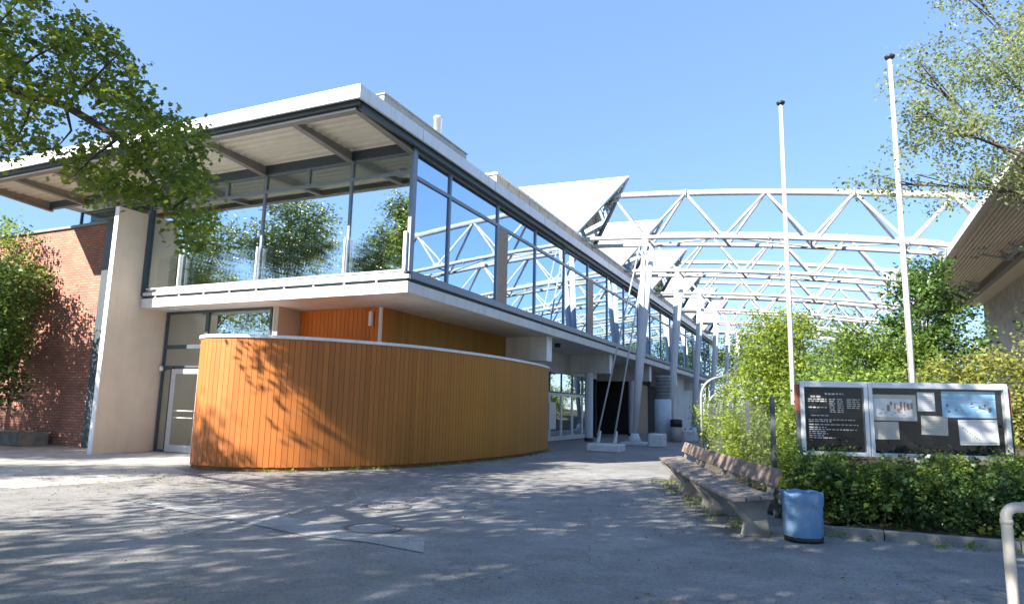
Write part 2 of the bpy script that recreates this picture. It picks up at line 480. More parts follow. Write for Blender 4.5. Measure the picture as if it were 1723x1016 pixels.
# ------------------------------------------------------------------ setting: ground
def sheet(name, poly, z, m, sub=None):
    return tag(MB().add([(x, y, z) for x, y in poly], [tuple(range(len(poly)))]).build(name, m), None, None, None, 'structure')
sheet('ground', [(-400, -300), (400, -300), (400, 700), (-400, 700)], 0.0, M['asphalt'])
pv = [BW(u, w_) for u, w_ in ((0.9, 9.0), (0.9, 5.2), (-0.3, 4.9), (-2.2, 4.6), (-2.9, 3.2), (-4.6, 3.0), (-6.2, 3.4), (-6.6, 9.0), (-3.5, 16.0), (-0.9, 24), (0.9, 24))]
sheet('paving', [(p.x, p.y) for p in pv], 0.004, M['paving'])
sheet('path_strip', [(-5.9, 10.55), (-3.05, 9.33), (-0.93, 7.94), (-0.86, 7.25), (-1.5, 7.7), (-2.3, 8.0), (-3.4, 8.85), (-4.6, 9.6)], 0.008, M['patch'])
# soil bank on the right behind the kerb
bank = []
KERB = [(3.72, 8.86), (4.6, 8.5), (5.88, 7.98), (7.6, 7.35), (10.5, 6.3)]
bk = MB()
def bankrow(x, y, z): return (x, y, z)
rows = []
edge = [(10.5, 6.35), (7.6, 7.4), (5.88, 8.03), (4.6, 8.55), (3.95, 9.0), (3.95, 10.5), (4.05, 12.2), (4.35, 15.2), (5.2, 19), (6.6, 24), (9.5, 32), (14, 45), (22, 68)]
for k, off in enumerate((0, 1.2, 3, 7, 20)):
    rows.append([(x + off * (0.9 if i > 3 else 0.35), y + off * (0.15 if i > 3 else 0.9), (0.05, 0.14, 0.35, 0.9, 1.6)[k]) for i, (x, y) in enumerate(edge)])
nv = len(edge)
fs = []
for k in range(4):
    for i in range(nv - 1):
        a = k * nv + i
        fs.append((a, a + 1, a + nv + 1, a + nv))
tag(bk.add([p for r in rows for p in r], fs, smooth=True).build('planting_bank', M['soil']), None, None, None, 'structure')

# ------------------------------------------------------------------ the glazed pavilion
bld = empty('glazed_pavilion', O, RZ, 'two storey glass pavilion with white overhanging roof, brick end wall and open ground floor', 'building')
def bpart(mb, name, m, parent=bld, **k): return mb.build(name, m, parent, **k)
LEN = 52.0
# floor slab with fascia
slab = bpart(MB().box(0, LEN, 0, 9.26, 4.15, 4.42).box(0.9, LEN, 9.26, 11.0, 4.15, 4.42), 'floor_slab', M['slab'], bevel=0.012)
bpart(MB().box(0.06, LEN, 0.06, 9.26, 4.42, 4.50), 'shadow_gap', M['dark'], slab)
for i in range(9): bpart(MB().box(0.015, 0.05, 0.9 + i * 0.97, 0.95 + i * 0.97, 4.421, 4.499), 'bracket', M['silver'], slab)
sill = bpart(MB().box(-0.02, 0.10, -0.02, 9.26, 4.50, 4.585), 'window_sill', M['silver'], slab)
bpart(MB().box(-0.04, 0.04, 0.1, 8.6, 4.60, 4.66), 'window_sill', M['white'], slab)
bpart(MB().box(0.11, LEN, -0.04, 0.10, 4.50, 4.66), 'window_sill', M['frame'], slab)
# roof
RW = 14.3
roof = bpart(MB().box(-2.50, LEN, -0.22, RW, 7.97, 8.10), 'roof', M['soffit'])
fz = MB().box(-2.56, -2.50, -0.28, RW + 0.06, 7.86, 8.16).box(-2.50, LEN, -0.28, -0.22, 7.86, 8.16).box(-2.5, 9, RW, RW + 0.06, 7.86, 8.16)
bpart(fz, 'fascia', M['fascia'], roof)
for u in (-0.05, 4.0, 8.0, 12, 16, 20, 24, 28, 32, 36): bpart(MB().box(u, u + 0.015, -0.2835, -0.2795, 7.86, 8.161), 'fascia_joint', M['seam'], roof)
for v in (3.0, 6.0, 9.0, 12.0): bpart(MB().box(-2.5635, -2.5595, v, v + 0.015, 7.86, 8.161), 'fascia_joint', M['seam'], roof)
bpart(MB().box(-2.44, -2.34, -0.16, RW - 0.1, 7.80, 7.968).box(-2.3, LEN, -0.16, -0.06, 7.72, 7.968), 'gutter_channel', M['dark'], roof)
eb = MB().box(-2.24, -2.20, 0.0, RW - 0.1, 7.77, 7.93).box(-2.30, -2.12, 0.0, RW - 0.1, 7.735, 7.77).box(-2.3, -2.12, 0.0, RW - 0.1, 7.93, 7.95)
bpart(eb, 'edge_beam', M['beam'], roof)
bpart(MB().box(-2.322, -2.301, 0.0, RW - 0.1, 7.735, 7.775), 'edge_beam_lit_lip', M['silver'], roof)  # bright strip painting the sunlit line along the lower flange
# corrugated soffit, ribs running parallel to the front
cs = MB(); vs_, fs_ = [], []
prof = []
u = -2.1
while u < 0.0:
    prof += [(u, 7.90), (u + 0.12, 7.90), (u + 0.155, 7.955), (u + 0.225, 7.955)]
    u += 0.26
for (a, z) in prof: vs_ += [(a, 0.0, z), (a, RW - 0.1, z)]
for i in range(len(prof) - 1): fs_.append((2 * i, 2 * i + 1, 2 * i + 3, 2 * i + 2))
bpart(cs.add(vs_, fs_), 'soffit_sheet', M['soffit'], roof, fixn=False)
# cantilever beams
for v in (0.06, 1.87, 4.78, 7.7, 10.6, 12.4, RW - 0.1):
    cb = MB().prism([(-2.12, 7.77), (-2.12, 7.895), (0.1, 7.895), (0.1, 7.62)], 1, v - 0.016, v + 0.016)
    cb.add([(-2.12, v - 0.08, 7.745), (-2.12, v + 0.08, 7.745), (0.1, v + 0.08, 7.595), (0.1, v - 0.08, 7.595), (-2.12, v - 0.08, 7.77), (-2.12, v + 0.08, 7.77), (0.1, v + 0.08, 7.62), (0.1, v - 0.08, 7.62)],
           [(0, 3, 2, 1), (4, 5, 6, 7), (0, 1, 5, 4), (1, 2, 6, 5), (2, 3, 7, 6), (3, 0, 4, 7)])
    bpart(cb, 'cantilever_beam', M['beam'], roof)
# header over front glass
bpart(MB().box(-0.02, 0.12, 0.0, RW - 0.1, 7.662, 7.90), 'header', M['dark'])
bpart(MB().box(0.12, LEN, 0.02, 0.14, 7.742, 7.968), 'header', M['frame'])
bpart(MB().box(0.12, LEN, -0.05, 0.018, 7.78, 7.84), 'header', M['beam'])
# plant box and chimney on the roof
pb = bpart(MB().box(1.4, 6.3, 2.0, 4.0, 8.1, 10.14), 'roof_plant_box', M['boxgrey'], bevel=0.01)
bpart(MB().box(1.36, 6.34, 1.96, 4.04, 10.14, 10.175), 'cap', M['boxgrey'], pb)
bpart(MB().box(1.385, 1.40, 2.02, 3.98, 8.2, 10.0), 'sunlit_end_face', M['white'], pb)  # sunlight on this end of the grey box painted as white
FLUE = (5.95, 3.0, 0.55)
bpart(MB().lathe([(0.14, 8.1), (0.14, 10.9), (0.155, 10.9), (0.155, 11.0), (0.0, 11.02)], FLUE, 20), 'flue_pipe', M['silver'])
# clerestory upstand
us = bpart(MB().box(6.7, LEN, 1.0, 9.2, 8.1, 9.42), 'roof_upstand', M['upstand'])
bpart(MB().box(6.62, LEN, 0.94, 9.2, 9.42, 9.50), 'coping', M['fascia'], us)
bpart(MB().box(6.675, 6.70, 1.0, 9.2, 8.1, 9.42), 'sunlit_end_face', M['panel'], us)  # sunlit white of the upstand's end put into the sheet colour
uj = MB()
for i in range(44): uj.box(7.6 + i, 7.63 + i, 0.985, 0.9985, 8.1, 9.42)
bpart(uj, 'joint', M['seam'], us)
# fin wall, brick end wall and dark strip
bpart(MB().box(-0.95, 0.92, 9.27, 9.44, 0, 6.97), 'fin_wall', M['plaster'], bevel=0.01)
bpart(MB().box(-0.962, -0.95, 9.272, 9.438, 0.0, 6.965), 'fin_edge_lit', M['white'])  # sunlit brightness of the narrow edge put into a white face
bw_ = bpart(MB().box(0.7, 9.0, 12.02, 26.0, 0, 7.16), 'brick_wall', M['brick'])
bpart(MB().box(0.62, 9.0, 12.02, 26.0, 7.16, 7.24), 'coping', M['ventg'], bw_)
bpart(MB().box(0.55, 0.9, 11.45, 12.016, 0, 7.2), 'downpipe_casing', M['dark'])
bpart(MB().box(0.95, 1.1, 9.44, 11.45, 0, 7.2), 'return_wall', M['brick'])
# upper clerestory above the brick
for (a, b2) in ((9.45, 11.6), (11.6, 13.7)):
    wn = bpart(MB().box(0.72, 0.80, a, a + 0.07, 7.25, 7.70).box(0.72, 0.80, b2 - 0.07, b2, 7.25, 7.70).box(0.72, 0.8, a + 0.07, b2 - 0.07, 7.25, 7.29).box(0.72, 0.8, a + 0.07, b2 - 0.07, 7.66, 7.70), 'window', M['dark'])
    bpart(MB().box(0.755, 0.765, a + 0.07, b2 - 0.07, 7.29, 7.66), 'pane', M['glassD'], wn)

# front (short) facade windows
def front_window(a, b2, z0, z1, glass, parent=bld, u=0.02, fw=0.035, fmat='frame', d=0.09):
    wn = MB().box(u, u + d, a, a + fw, z0, z1).box(u, u + d, b2 - fw, b2, z0, z1).box(u, u + d, a + fw, b2 - fw, z0, z0 + fw).box(u, u + d, a + fw, b2 - fw, z1 - fw, z1)
    o = bpart(wn, 'window', M[fmat], parent)
    bpart(MB().box(u + 0.035, u + 0.05, a + fw, b2 - fw, z0 + fw, z1 - fw), 'pane', glass, o)
    return o
FE = [0.06, 1.87, 4.78, 7.70, 9.26]
for i in range(4):
    a, b2 = FE[i], FE[i + 1]
    front_window(a, b2, 4.60, 7.16, M['glassL'])
    sp_ = [a, b2] if b2 - a < 2 else [a, (a + b2) / 2 - 0.03, b2]
    for q in range(len(sp_) - 1):
        front_window(sp_[q], sp_[q + 1], 7.16, 7.66, M['glassC'], fw=0.05 if len(sp_) > 2 else 0.04)
bpart(MB().box(-0.03, 0.15, -0.03, 0.058, 4.66, 7.74), 'corner_post', M['frame'])
bpart(MB().box(-0.03, 0.10, 9.18, 9.262, 4.5, 7.6), 'corner_post', M['dark'])
# glass balustrade in front of the front glazing
bal = bpart(MB().box(-0.075, -0.045, 0.05, 9.0, 4.661, 4.70), 'balustrade', M['silver'])
for v in (0.08, 1.87, 4.78, 7.70):
    bpart(MB().box(-0.10, -0.03, v - (0.04 if v < 0.1 else 0.017), v + (0.04 if v < 0.1 else 0.017), 4.70, 5.62), 'post', M['white'], bal)
bpart(MB().box(-0.068, -0.058, 0.13, 8.9, 4.70, 5.62), 'pane', M['glassB'], bal)
# long facade windows
SE = [0.16, 1.89, 4.88, 7.95]
while SE[-1] < LEN - 3: SE.append(SE[-1] + 2.96)
for i in range(len(SE) - 1):
    a, b2 = SE[i], SE[i + 1]
    for z0, z1 in ((4.66, 7.06), (7.06, 7.74)):
        wn = MB().box(a, a + 0.045, 0.01, 0.12, z0, z1).box(b2 - 0.045, b2, 0.01, 0.12, z0, z1).box(a + 0.045, b2 - 0.045, 0.01, 0.12, z0, z0 + 0.045).box(a + 0.045, b2 - 0.045, 0.01, 0.12, z1 - 0.045, z1)
        o = bpart(wn, 'window', M['frame'])
        lo = a + 0.045
        if z0 < 5 and i in (2, 5, 8, 11, 14):
            bpart(MB().box(a + 0.045, a + 0.75, 0.02, 0.11, z0 + 0.045, z1 - 0.045), 'infill_panel', M['tan'], o)
            lo = a + 0.75
        bpart(MB().box(lo, b2 - 0.045, 0.055, 0.07, z0 + 0.045, z1 - 0.045), 'pane', M['glassR'], o)
# interior
bpart(MB().box(0.15, LEN, 0.2, 9.2, 4.51, 4.56), 'floor', M['intfloor'])
bpart(MB().box(0.13, LEN, 0.16, 9.2, 7.745, 7.8), 'ceiling', M['interior'])
bpart(MB().box(1.1, LEN, 9.05, 9.2, 4.56, 7.74), 'rear_wall', M['interior'])
bpart(MB().box(7.5, 7.7, 3.0, 9.0, 4.56, 7.74), 'partition', M['interior'])
for q in ((1.5, 3.3), (1.5, 6.3), (4.9, 1.4)): bpart(MB().lathe([(0.14, 4.56), (0.14, 7.745)], (*q, 0), 18), 'interior_column', M['white'])
for v in (2.2, 5.2, 8.0): bpart(MB().box(0.9, 6.5, v, v + 0.12, 7.35, 7.42), 'strip_light', M['silver'])
bpart(MB().box(2.4, 3.6, 1.2, 2.6, 5.27, 5.31).box(2.5, 2.56, 1.3, 1.36, 4.56, 5.27).box(3.44, 3.5, 2.44, 2.5, 4.56, 5.27).box(2.5, 2.56, 2.44, 2.5, 4.56, 5.27).box(3.44, 3.5, 1.3, 1.36, 4.56, 5.27), 'table', M['tan'])
bpart(MB().box(0.9, LEN, 9.27, 9.4, 0, 4.14), 'rear_wall', M['interior'])
dl = MB()
for q in ((1.2, 1.1), (1.4, 5.6), (3.5, 3.4)): dl.lathe([(0.001, 7.72), (0.11, 7.72), (0.12, 7.744)], (*q, 0), 16)
bpart(dl, 'downlight', M['ventg'])

# ground floor entrance glazing beside the fin wall
GU = 0.9
def gwin(a, b2, z0, z1): return front_window(a, b2, z0, z1, M['glassD'], u=GU, fw=0.06, fmat='dark')
gwin(7.52, 9.24, 3.08, 4.13); gwin(7.52, 9.24, 2.46, 3.08); gwin(8.78, 9.24, 0.0, 2.46)
gwin(5.05, 7.52, 3.08, 4.13); gwin(5.05, 7.52, 0.0, 3.08)
door = bpart(MB().box(GU - 0.02, GU + 0.06, 8.62, 8.76, 0.02, 2.42).box(GU - 0.02, GU + 0.06, 7.54, 7.68, 0.02, 2.42).box(GU - 0.02, GU + 0.06, 7.68, 8.62, 2.28, 2.42).box(GU - 0.02, GU + 0.06, 7.68, 8.62, 0.02, 0.22), 'door', M['silver'])
bpart(MB().box(GU + 0.01, GU + 0.025, 7.68, 8.62, 0.22, 2.28), 'pane', M['glassD'], door)
for z in (1.0, 1.2): bpart(MB().tube([(GU - 0.07, 7.7, z), (GU - 0.07, 8.45, z)], 0.016, 8), 'handle', M['white'], door)
bpart(MB().lathe([(0.0, 2.36), (0.06, 2.36), (0.07, 2.42), (0.05, 2.5), (0.0, 2.52)], (GU - 0.06, 9.18, 0), 16), 'alarm_bell', M['white'])
bpart(MB().box(0.25, 0.45, 7.9, 8.35, 4.09, 4.148), 'soffit_lamp', M['silver'])
bpart(MB().box(0.95, 5.0, 5.0, 5.06, 0, 4.148), 'lobby_wall', M['interior'])
bpart(MB().box(3.6, 3.7, 5.06, 9.2, 0, 4.148), 'lobby_wall', M['interior'])
# boarded core behind the curved wall
bpart(MB().box(0.96, 1.86, 4.86, 4.99, 0, 4.148), 'pier', M['upstand'])
def boarded(p0, p1, z0, z1, bw=0.145, nrm=1, depth=0.10, seed=1):
    """vertical boards with real grooves between two plan points"""
    rr_ = random.Random(seed)
    mb = MB()
    p0, p1 = Vector(p0), Vector(p1)
    Ln = (p1 - p0).length; d = (p1 - p0) / Ln; n_ = Vector((-d.y, d.x)) * nrm
    k = max(1, round(Ln / bw)); bw = Ln / k
    for i in range(k):
        a = p0 + d * (i * bw + 0.006); b_ = p0 + d * ((i + 1) * bw - 0.006)
        t = rr_.random()
        q = [a, b_, b_ - n_ * depth, a - n_ * depth]
        vs = [(v.x, v.y, z0) for v in q] + [(v.x, v.y, z1) for v in q]
        mb.add(vs, [(0, 1, 5, 4), (1, 2, 6, 5), (2, 3, 7, 6), (3, 0, 4, 7), (4, 5, 6, 7), (0, 3, 2, 1)], t)
    return mb
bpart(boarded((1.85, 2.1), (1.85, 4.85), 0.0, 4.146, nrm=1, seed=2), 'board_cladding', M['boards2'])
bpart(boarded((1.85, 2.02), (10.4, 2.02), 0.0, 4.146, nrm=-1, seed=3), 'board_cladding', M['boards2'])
bpart(MB().box(1.97, 10.38, 2.14, 4.84, 0, 4.14), 'core_wall', M['groove'])
bpart(MB().box(1.80, 1.87, 2.0, 2.075, 0.0, 4.147), 'corner_trim', M['white'])
lp = bpart(MB().box(1.72, 1.835, 2.27, 2.37, 3.62, 4.03), 'wall_lamp', M['white'], bevel=0.03)
# cross beams and round columns of the undercroft
for u in (9.95, 18.25, 26.75, 35.0, 43.2):
    bpart(MB().box(u, u + 0.5, 0.36, 9.2, 3.25, 4.149), 'cross_beam', M['slab'], bevel=0.01)
    bpart(MB().box(u - 0.004, u + 0.504, 0.33, 0.358, 3.246, 4.148), 'beam_end', M['white'])
for u in (9.95, 18.0, 26.3, 34.6, 42.9):
    c = bpart(MB().lathe([(0.2, 0), (0.2, 3.25)], (u + 0.2, 1.35, 0), 24), 'column', M['column'])
    bpart(MB().lathe([(0.21, 0.0), (0.215, 0.16), (0.2, 0.17)], (u + 0.2, 1.35, 0), 24), 'plinth', M['black'], c)
# entrance doors in the undercroft
EU = [13.0, 14.6, 16.2, 17.8, 19.4, 21.0, 22.6]
bpart(MB().box(10.5, 23.4, 2.55, 2.75, 3.2, 4.148), 'lintel', M['slab'])
for i in range(len(EU) - 1):
    a, b2 = EU[i], EU[i + 1]
    y = 2.6
    d_ = bpart(MB().box(a, a + 0.11, y, y + 0.07, 0.02, 2.25).box(b2 - 0.11, b2, y, y + 0.07, 0.02, 2.25).box(a + 0.11, b2 - 0.11, y, y + 0.07, 2.12, 2.25).box(a + 0.11, b2 - 0.11, y, y + 0.07, 0.02, 0.22), 'door', M['silver'])
    bpart(MB().box(a + 0.11, b2 - 0.11, y + 0.03, y + 0.045, 0.22, 2.12), 'pane', M['glassD'], d_)
    wn = bpart(MB().box(a, a + 0.06, y, y + 0.07, 2.252, 3.2).box(b2 - 0.06, b2, y, y + 0.07, 2.252, 3.2).box(a + 0.06, b2 - 0.06, y, y + 0.07, 2.252, 2.32), 'window', M['dark'])
    bpart(MB().box(a + 0.06, b2 - 0.06, y + 0.03, y + 0.045, 2.32, 3.2), 'pane', M['glassD'], wn)
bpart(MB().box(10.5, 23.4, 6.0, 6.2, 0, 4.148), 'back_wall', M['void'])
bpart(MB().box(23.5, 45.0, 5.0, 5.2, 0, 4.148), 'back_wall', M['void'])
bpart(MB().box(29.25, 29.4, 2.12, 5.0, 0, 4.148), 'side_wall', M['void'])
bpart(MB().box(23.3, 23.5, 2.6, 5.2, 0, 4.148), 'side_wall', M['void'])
bpart(MB().box(29.2, 33.0, 1.9, 2.1, 0.0, 3.2), 'brick_infill', M['tan'])
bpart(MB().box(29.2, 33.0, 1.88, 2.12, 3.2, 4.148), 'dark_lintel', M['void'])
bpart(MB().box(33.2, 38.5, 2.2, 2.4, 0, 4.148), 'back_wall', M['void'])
bpart(MB().box(38.5, 52, 1.2, 1.5, 0, 4.148), 'back_wall', M['slab'])
bpart(MB().lathe([(0.12, 4.0), (0.12, 4.148)], (12.6, 0.9, 0), 14), 'soffit_lamp', M['black'])

# ------------------------------------------------------------------ roof sheds over the trusses
TU0, TS, NT = 16.75, 7.75, 6
for k in range(NT):
    u = TU0 + TS * k
    sh = MB()
    b0, b1, hb = u - 1.45, u + 1.45, 9.46
    ap = 12.38
    A0, A1, AP = (b0, 1.1, hb), (b1, 1.1, hb), (u, -1.0, ap)
    B0, B1, BP = (b0, 9.1, hb), (b1, 9.1, hb), (u, 9.1, ap + 0.2)
    sh.add([A0, AP, BP, B0, A1, B1], [(0, 1, 2, 3), (4, 5, 2, 1), (0, 3, 5, 4), (3, 2, 5)])
    so_ = bpart(sh, 'roof_shed', M['panel'])
    bpart(MB().add([(b0 + 0.12, 1.13, hb + 0.05), (b1 - 0.12, 1.13, hb + 0.05), (u, -0.86, ap - 0.22)], [(0, 1, 2)], 0.5).build('gable_glass_tmp', M['glassR']) and
          MB().prism([(b0 + 0.1, hb + 0.03), (b1 - 0.1, hb + 0.03), (u, hb + 0.05)], 1, 1.11, 1.14), 'gable_base', M['frame'], so_)
    for o_ in [o for o in bpy.data.objects if o.name.startswith('gable_glass_tmp')]:
        o_.name = 'gable_pane'; o_.parent = so_
    g2 = MB()
    g2.tube([A0, AP], 0.075, 6); g2.tube([A1, AP], 0.075, 6); g2.tube([A0, A1], 0.06, 6)
    bpart(g2, 'gable_frame', M['frame'], so_)
    bpart(MB().tube([(u, -1.05, ap + 0.02), (u, 9.1, ap + 0.22)], 0.07, 6), 'ridge_cap', M['white'], so_)
    for y0 in (0.25, 1.4, 2.55, 3.7, 4.85, 6.0):
        f_ = max(0.0, (1.1 - y0) / 2.1)
        z_ = hb + (ap - hb) * f_
        bpart(MB().tube([(b0 + 1.45 * f_ - 0.005, y0, z_), (u - 0.005, y0, ap + 0.02 * (y0 + 1))], 0.014, 4), 'standing_seam', M['seam'], so_)

# ------------------------------------------------------------------ trusses
def topz(x): return 11.58 - 0.055 * x - 0.004 * x * x
def botz(x): return 9.33 - 0.05 * x - 0.004 * x * x
XE = 14.7
def make_truss():
    t = empty('steel_truss', BW(TU0, 0), RZ)
    xs = np.linspace(-1.4, XE, 30)
    MB().tube([(0, -x, topz(x)) for x in xs], 0.145, 12).build('top_chord', M['steel'], t)
    for s in (-1, 1):
        MB().tube([(0.76 * s, -x, botz(x)) for x in xs], 0.1, 10).build('bottom_chord', M['steel'], t)
    bn = [1.96 + 3.42 * i for i in range(5)]
    tn = [0.25 + 3.42 * i for i in range(6)]
    for i, x in enumerate(bn):
        for s in (-1, 1):
            for q in (tn[i], tn[i + 1]):
                if q > XE: continue
                MB().tube([(0.76 * s, -x, botz(x)), (0, -q, topz(q))], 0.064, 8, cap=False).build('web_brace', M['steel'], t)
        MB().tube([(-0.76, -x, botz(x)), (0.76, -x, botz(x))], 0.045, 8, cap=False).build('cross_tie', M['steel'], t)
        if i < 4:
            x2 = bn[i + 1]; s = 1 if i % 2 else -1
            MB().tube([(-0.76 * s, -x, botz(x)), (0.76 * s, -x2, botz(x2))], 0.04, 6, cap=False).build('cross_tie', M['steel'], t)
        for s in (-1, 1): MB().box(0.76 * s - 0.02, 0.76 * s + 0.02, -x - 0.2, -x + 0.2, botz(x) - 0.06, botz(x) + 0.22).build('gusset_plate', M['steel'], t)
    for x in (3.7, 10.5):
        MB().tube([(0, -x - 0.03, topz(x)), (0, -x + 0.03, topz(x))], 0.20, 16).build('splice_flange', M['steel'], t)
    for x in (7.2, 12.2):
        for s in (-1, 1): MB().tube([(0.76 * s, -x - 0.025, botz(x)), (0.76 * s, -x + 0.025, botz(x))], 0.15, 14).build('splice_flange', M['steel'], t)
    vc = empty('column', (0, 0, 0)); vc.parent = t
    for s in (-1, 1):
        MB().tube([(0.05 * s, -1.25, 0.42), (0.14 * s, -1.47, 3.2), (0.40 * s, -1.72, 6.2), (0.76 * s, -1.96, 9.15)], [0.10, 0.155, 0.14, 0.12], 14).build('column_tube', M['column'], vc)
    MB().tube([(0, -1.22, 0.1), (0, -1.26, 0.5)], [0.34, 0.16], 16).build('column_shoe', M['column'], vc)
    MB().box(-0.5, 0.5, -1.72, -0.72, 0.0, 0.12).build('footing', M['block'], vc, bevel=0.02)
    return t
tr0 = make_truss()
tlab = ['nearest arched white truss, its split column standing beside the twin tie rods',
        'second arched white truss, its column behind the nearest column and vent tower',
        'third arched white truss back from the twin tie rods',
        'fourth arched white truss back, half hidden by those before it',
        'fifth arched white truss back, showing between bright shrubs and facade',
        'farthest arched white truss at the end of the row']
for k in range(NT):
    t = tr0 if k == 0 else copy_tree(tr0)
    t.location = BW(TU0 + TS * k, 0)
    tag(t, tlab[k], 'truss', 'arched white steel trusses over the path')

# tie rods on their block
blk = empty('tie_rod_pair', BW(11.1, -1.6), RZ, 'pair of thin leaning steel tie rods anchored in a white concrete block', 'tie rods')
MB().box(-0.42, 0.42, -0.62, 0.62, 0, 0.28).build('anchor_block', M['block'], blk, bevel=0.04)
for s in (-1, 1):
    a = Vector((-0.0, 0.32 * s, 0.28)); b = Vector((4.85, -0.36 + 0.16 * s, 9.1))
    MB().tube([a + Vector((0, 0, 0.3)), b], 0.036, 8).build('tie_rod', M['steel'], blk)
    MB().tube([a, a + (b - a) * 0.05], [0.08, 0.04], 8).build('rod_socket', M['column'], blk)
tag(MB().box(-0.45, 0.45, -0.3, 0.3, 0, 0.55).build('concrete_block', M['block'], None, bevel=0.05), 'white concrete cube on the asphalt right of the nearest truss column', 'block')
b_ = bpy.data.objects['concrete_block']; b_.location = BW(15.9, -2.45); b_.rotation_euler.z = RZ
b2_ = b_.copy(); COL.objects.link(b2_); b2_.location = BW(22.6, -2.7); tag(b2_, 'white concrete cube beside the bright shrubs, behind the vent tower', 'block')
# vent tower
vt = empty('vent_tower', BW(21.65, -1.5), RZ, 'round pale blue vent tower with dark louvred top under the slab edge', 'vent')
MB().lathe([(0.0, 0), (0.42, 0), (0.42, 2.1), (0.0, 2.12)], n=28).build('body', M['ventw'], vt)
lv = MB()
for i in range(6): lv.lathe([(0.33, 2.12 + i * 0.18), (0.40, 2.12 + i * 0.18), (0.34, 2.26 + i * 0.18), (0.33, 2.30 + i * 0.18)], n=28)
lv.lathe([(0.40, 3.2), (0.40, 3.3), (0.0, 3.34)], n=28)
lv.build('louvre', M['ventg'], vt)
# litter bin in the undercroft
lb = empty('litter_bin', BW(21.2, -2.25), RZ, 'small beige litter bin with black top in front of the vent tower', 'bin')
MB().lathe([(0.0, 0), (0.26, 0), (0.28, 0.75), (0.0, 0.75)], n=20).build('body', M['binbeige'], lb)
MB().lathe([(0.27, 0.75), (0.3, 0.76), (0.3, 1.1), (0.0, 1.14)], n=20).build('lid', M['black'], lb)

# ------------------------------------------------------------------ the curved orange wall
def catmull(pts, n=14, closed=False):
    out = []
    P = [Vector(p) for p in pts]
    for i in range(len(P) - 1):
        p0, p1, p2, p3 = P[max(i - 1, 0)], P[i], P[i + 1], P[min(i + 2, len(P) - 1)]
        for k in range(n):
            t = k / n
            out.append(0.5 * ((2 * p1) + (p2 - p0) * t + (2 * p0 - 5 * p1 + 4 * p2 - p3) * t * t + (3 * p1 - p0 - 3 * p2 + p3) * t ** 3))
    out.append(P[-1])
    return out
plan = catmull([(0.75, 4.55), (0.0, 4.75), (-0.9, 4.82), (-1.6, 4.66), (-2.08, 4.2), (-2.2, 3.6), (-1.98, 2.85), (-1.3, 1.88), (-0.15, 1.05), (1.27, 0.36), (3.6, -0.08), (5.6, -0.22), (7.8, -0.16), (9.4, 0.08), (10.5, 0.5), (10.95, 1.0), (11.0, 1.7)])
def resample(pts, step):
    d = [0]
    for a, b in zip(pts, pts[1:]): d.append(d[-1] + (b - a).length)
    n = round(d[-1] / step)
    out = []; j = 0
    for i in range(n + 1):
        s_ = d[-1] * i / n
        while j < len(d) - 2 and d[j + 1] < s_: j += 1
        t = (s_ - d[j]) / max(1e-9, d[j + 1] - d[j])
        out.append(pts[j].lerp(pts[j + 1], t))
    return out
BT = resample(plan, 0.128)
cw = empty('curved_wall', O, RZ, 'curved orange timber boarded wall with pale metal coping in front of the pavilion', 'wall')
def ring_strip(off0, off1, z0, z1):
    """closed band following the plan, between two offsets (positive = outwards)"""
    mb = MB(); vs = []; n = len(BT)
    for i, p in enumerate(BT):
        d = (BT[min(i + 1, n - 1)] - BT[max(i - 1, 0)]).normalized()
        nn = Vector((d.y, -d.x))
        nn = -nn if nn.dot(Vector((0, 0))) else nn
        for o_, z in ((off0, z0), (off1, z0), (off1, z1), (off0, z1)):
            q = p + nn * o_
            vs.append((q.x, q.y, z))
    fs = []
    for i in range(n - 1):
        for k in range(4):
            a, b = i * 4 + k, i * 4 + (k + 1) % 4
            fs.append((a, b, b + 4, a + 4))
    fs += [(0, 1, 2, 3), tuple((n - 1) * 4 + k for k in (3, 2, 1, 0))]
    return mb.add(vs, fs)
# find which side is outwards
dmid = (BT[61] - BT[59]).normalized(); nmid = Vector((dmid.y, -dmid.x))
SG = 1 if nmid.dot(Vector((0.5, -1)) ) > 0 else -1
mb = MB(); rr_ = random.Random(5)
WH = 2.93
for i in range(len(BT) - 1):
    a, b = BT[i], BT[i + 1]
    d = (b - a).normalized(); nn = Vector((d.y, -d.x)) * SG
    g = 0.0045
    a2, b2 = a + d * g, b - d * g
    q = [a2, b2, b2 - nn * 0.03, a2 - nn * 0.03]
    zz = 0.085 + rr_.random() * 0.012
    vs = [(v.x, v.y, zz) for v in q] + [(v.x, v.y, WH) for v in q]
    mb.add(vs, [(0, 1, 5, 4), (1, 2, 6, 5), (2, 3, 7, 6), (3, 0, 4, 7), (4, 5, 6, 7), (0, 3, 2, 1)], rr_.random())
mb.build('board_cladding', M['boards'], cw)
ring_strip(-0.032 * SG, -0.16 * SG, 0.0, WH - 0.005).build('core', M['groove'], cw)
ring_strip(0.035 * SG, -0.2 * SG, WH, WH + 0.07).build('coping', M['fascia'], cw)
ring_strip(0.0 * SG - 0.02 * SG, -0.17 * SG, WH - 0.03, WH - 0.001).build('coping_gap', M['dark'], cw)
# bolts/brackets at the left end and the small framed box at the right end
MB().box(-1.35, -1.1, 4.86, 4.98, 2.55, 2.75).build('lamp_bracket', M['white'], cw, bevel=0.01)
nb = MB().box(10.2, 10.9, 0.30, 0.42, 0.75, 1.75).build('display_box', M['galv'], cw)

# ------------------------------------------------------------------ low planter wall by the brick
pw_ = MB().box(-0.35, 0.55, 13.6, 20.0, 0, 0.42).build('planter_wall', M['concrete'], None, bevel=0.02)
pw_.location = O; pw_.rotation_euler.z = RZ
tag(pw_, 'low concrete planter wall at the foot of the brick wall', 'planter')

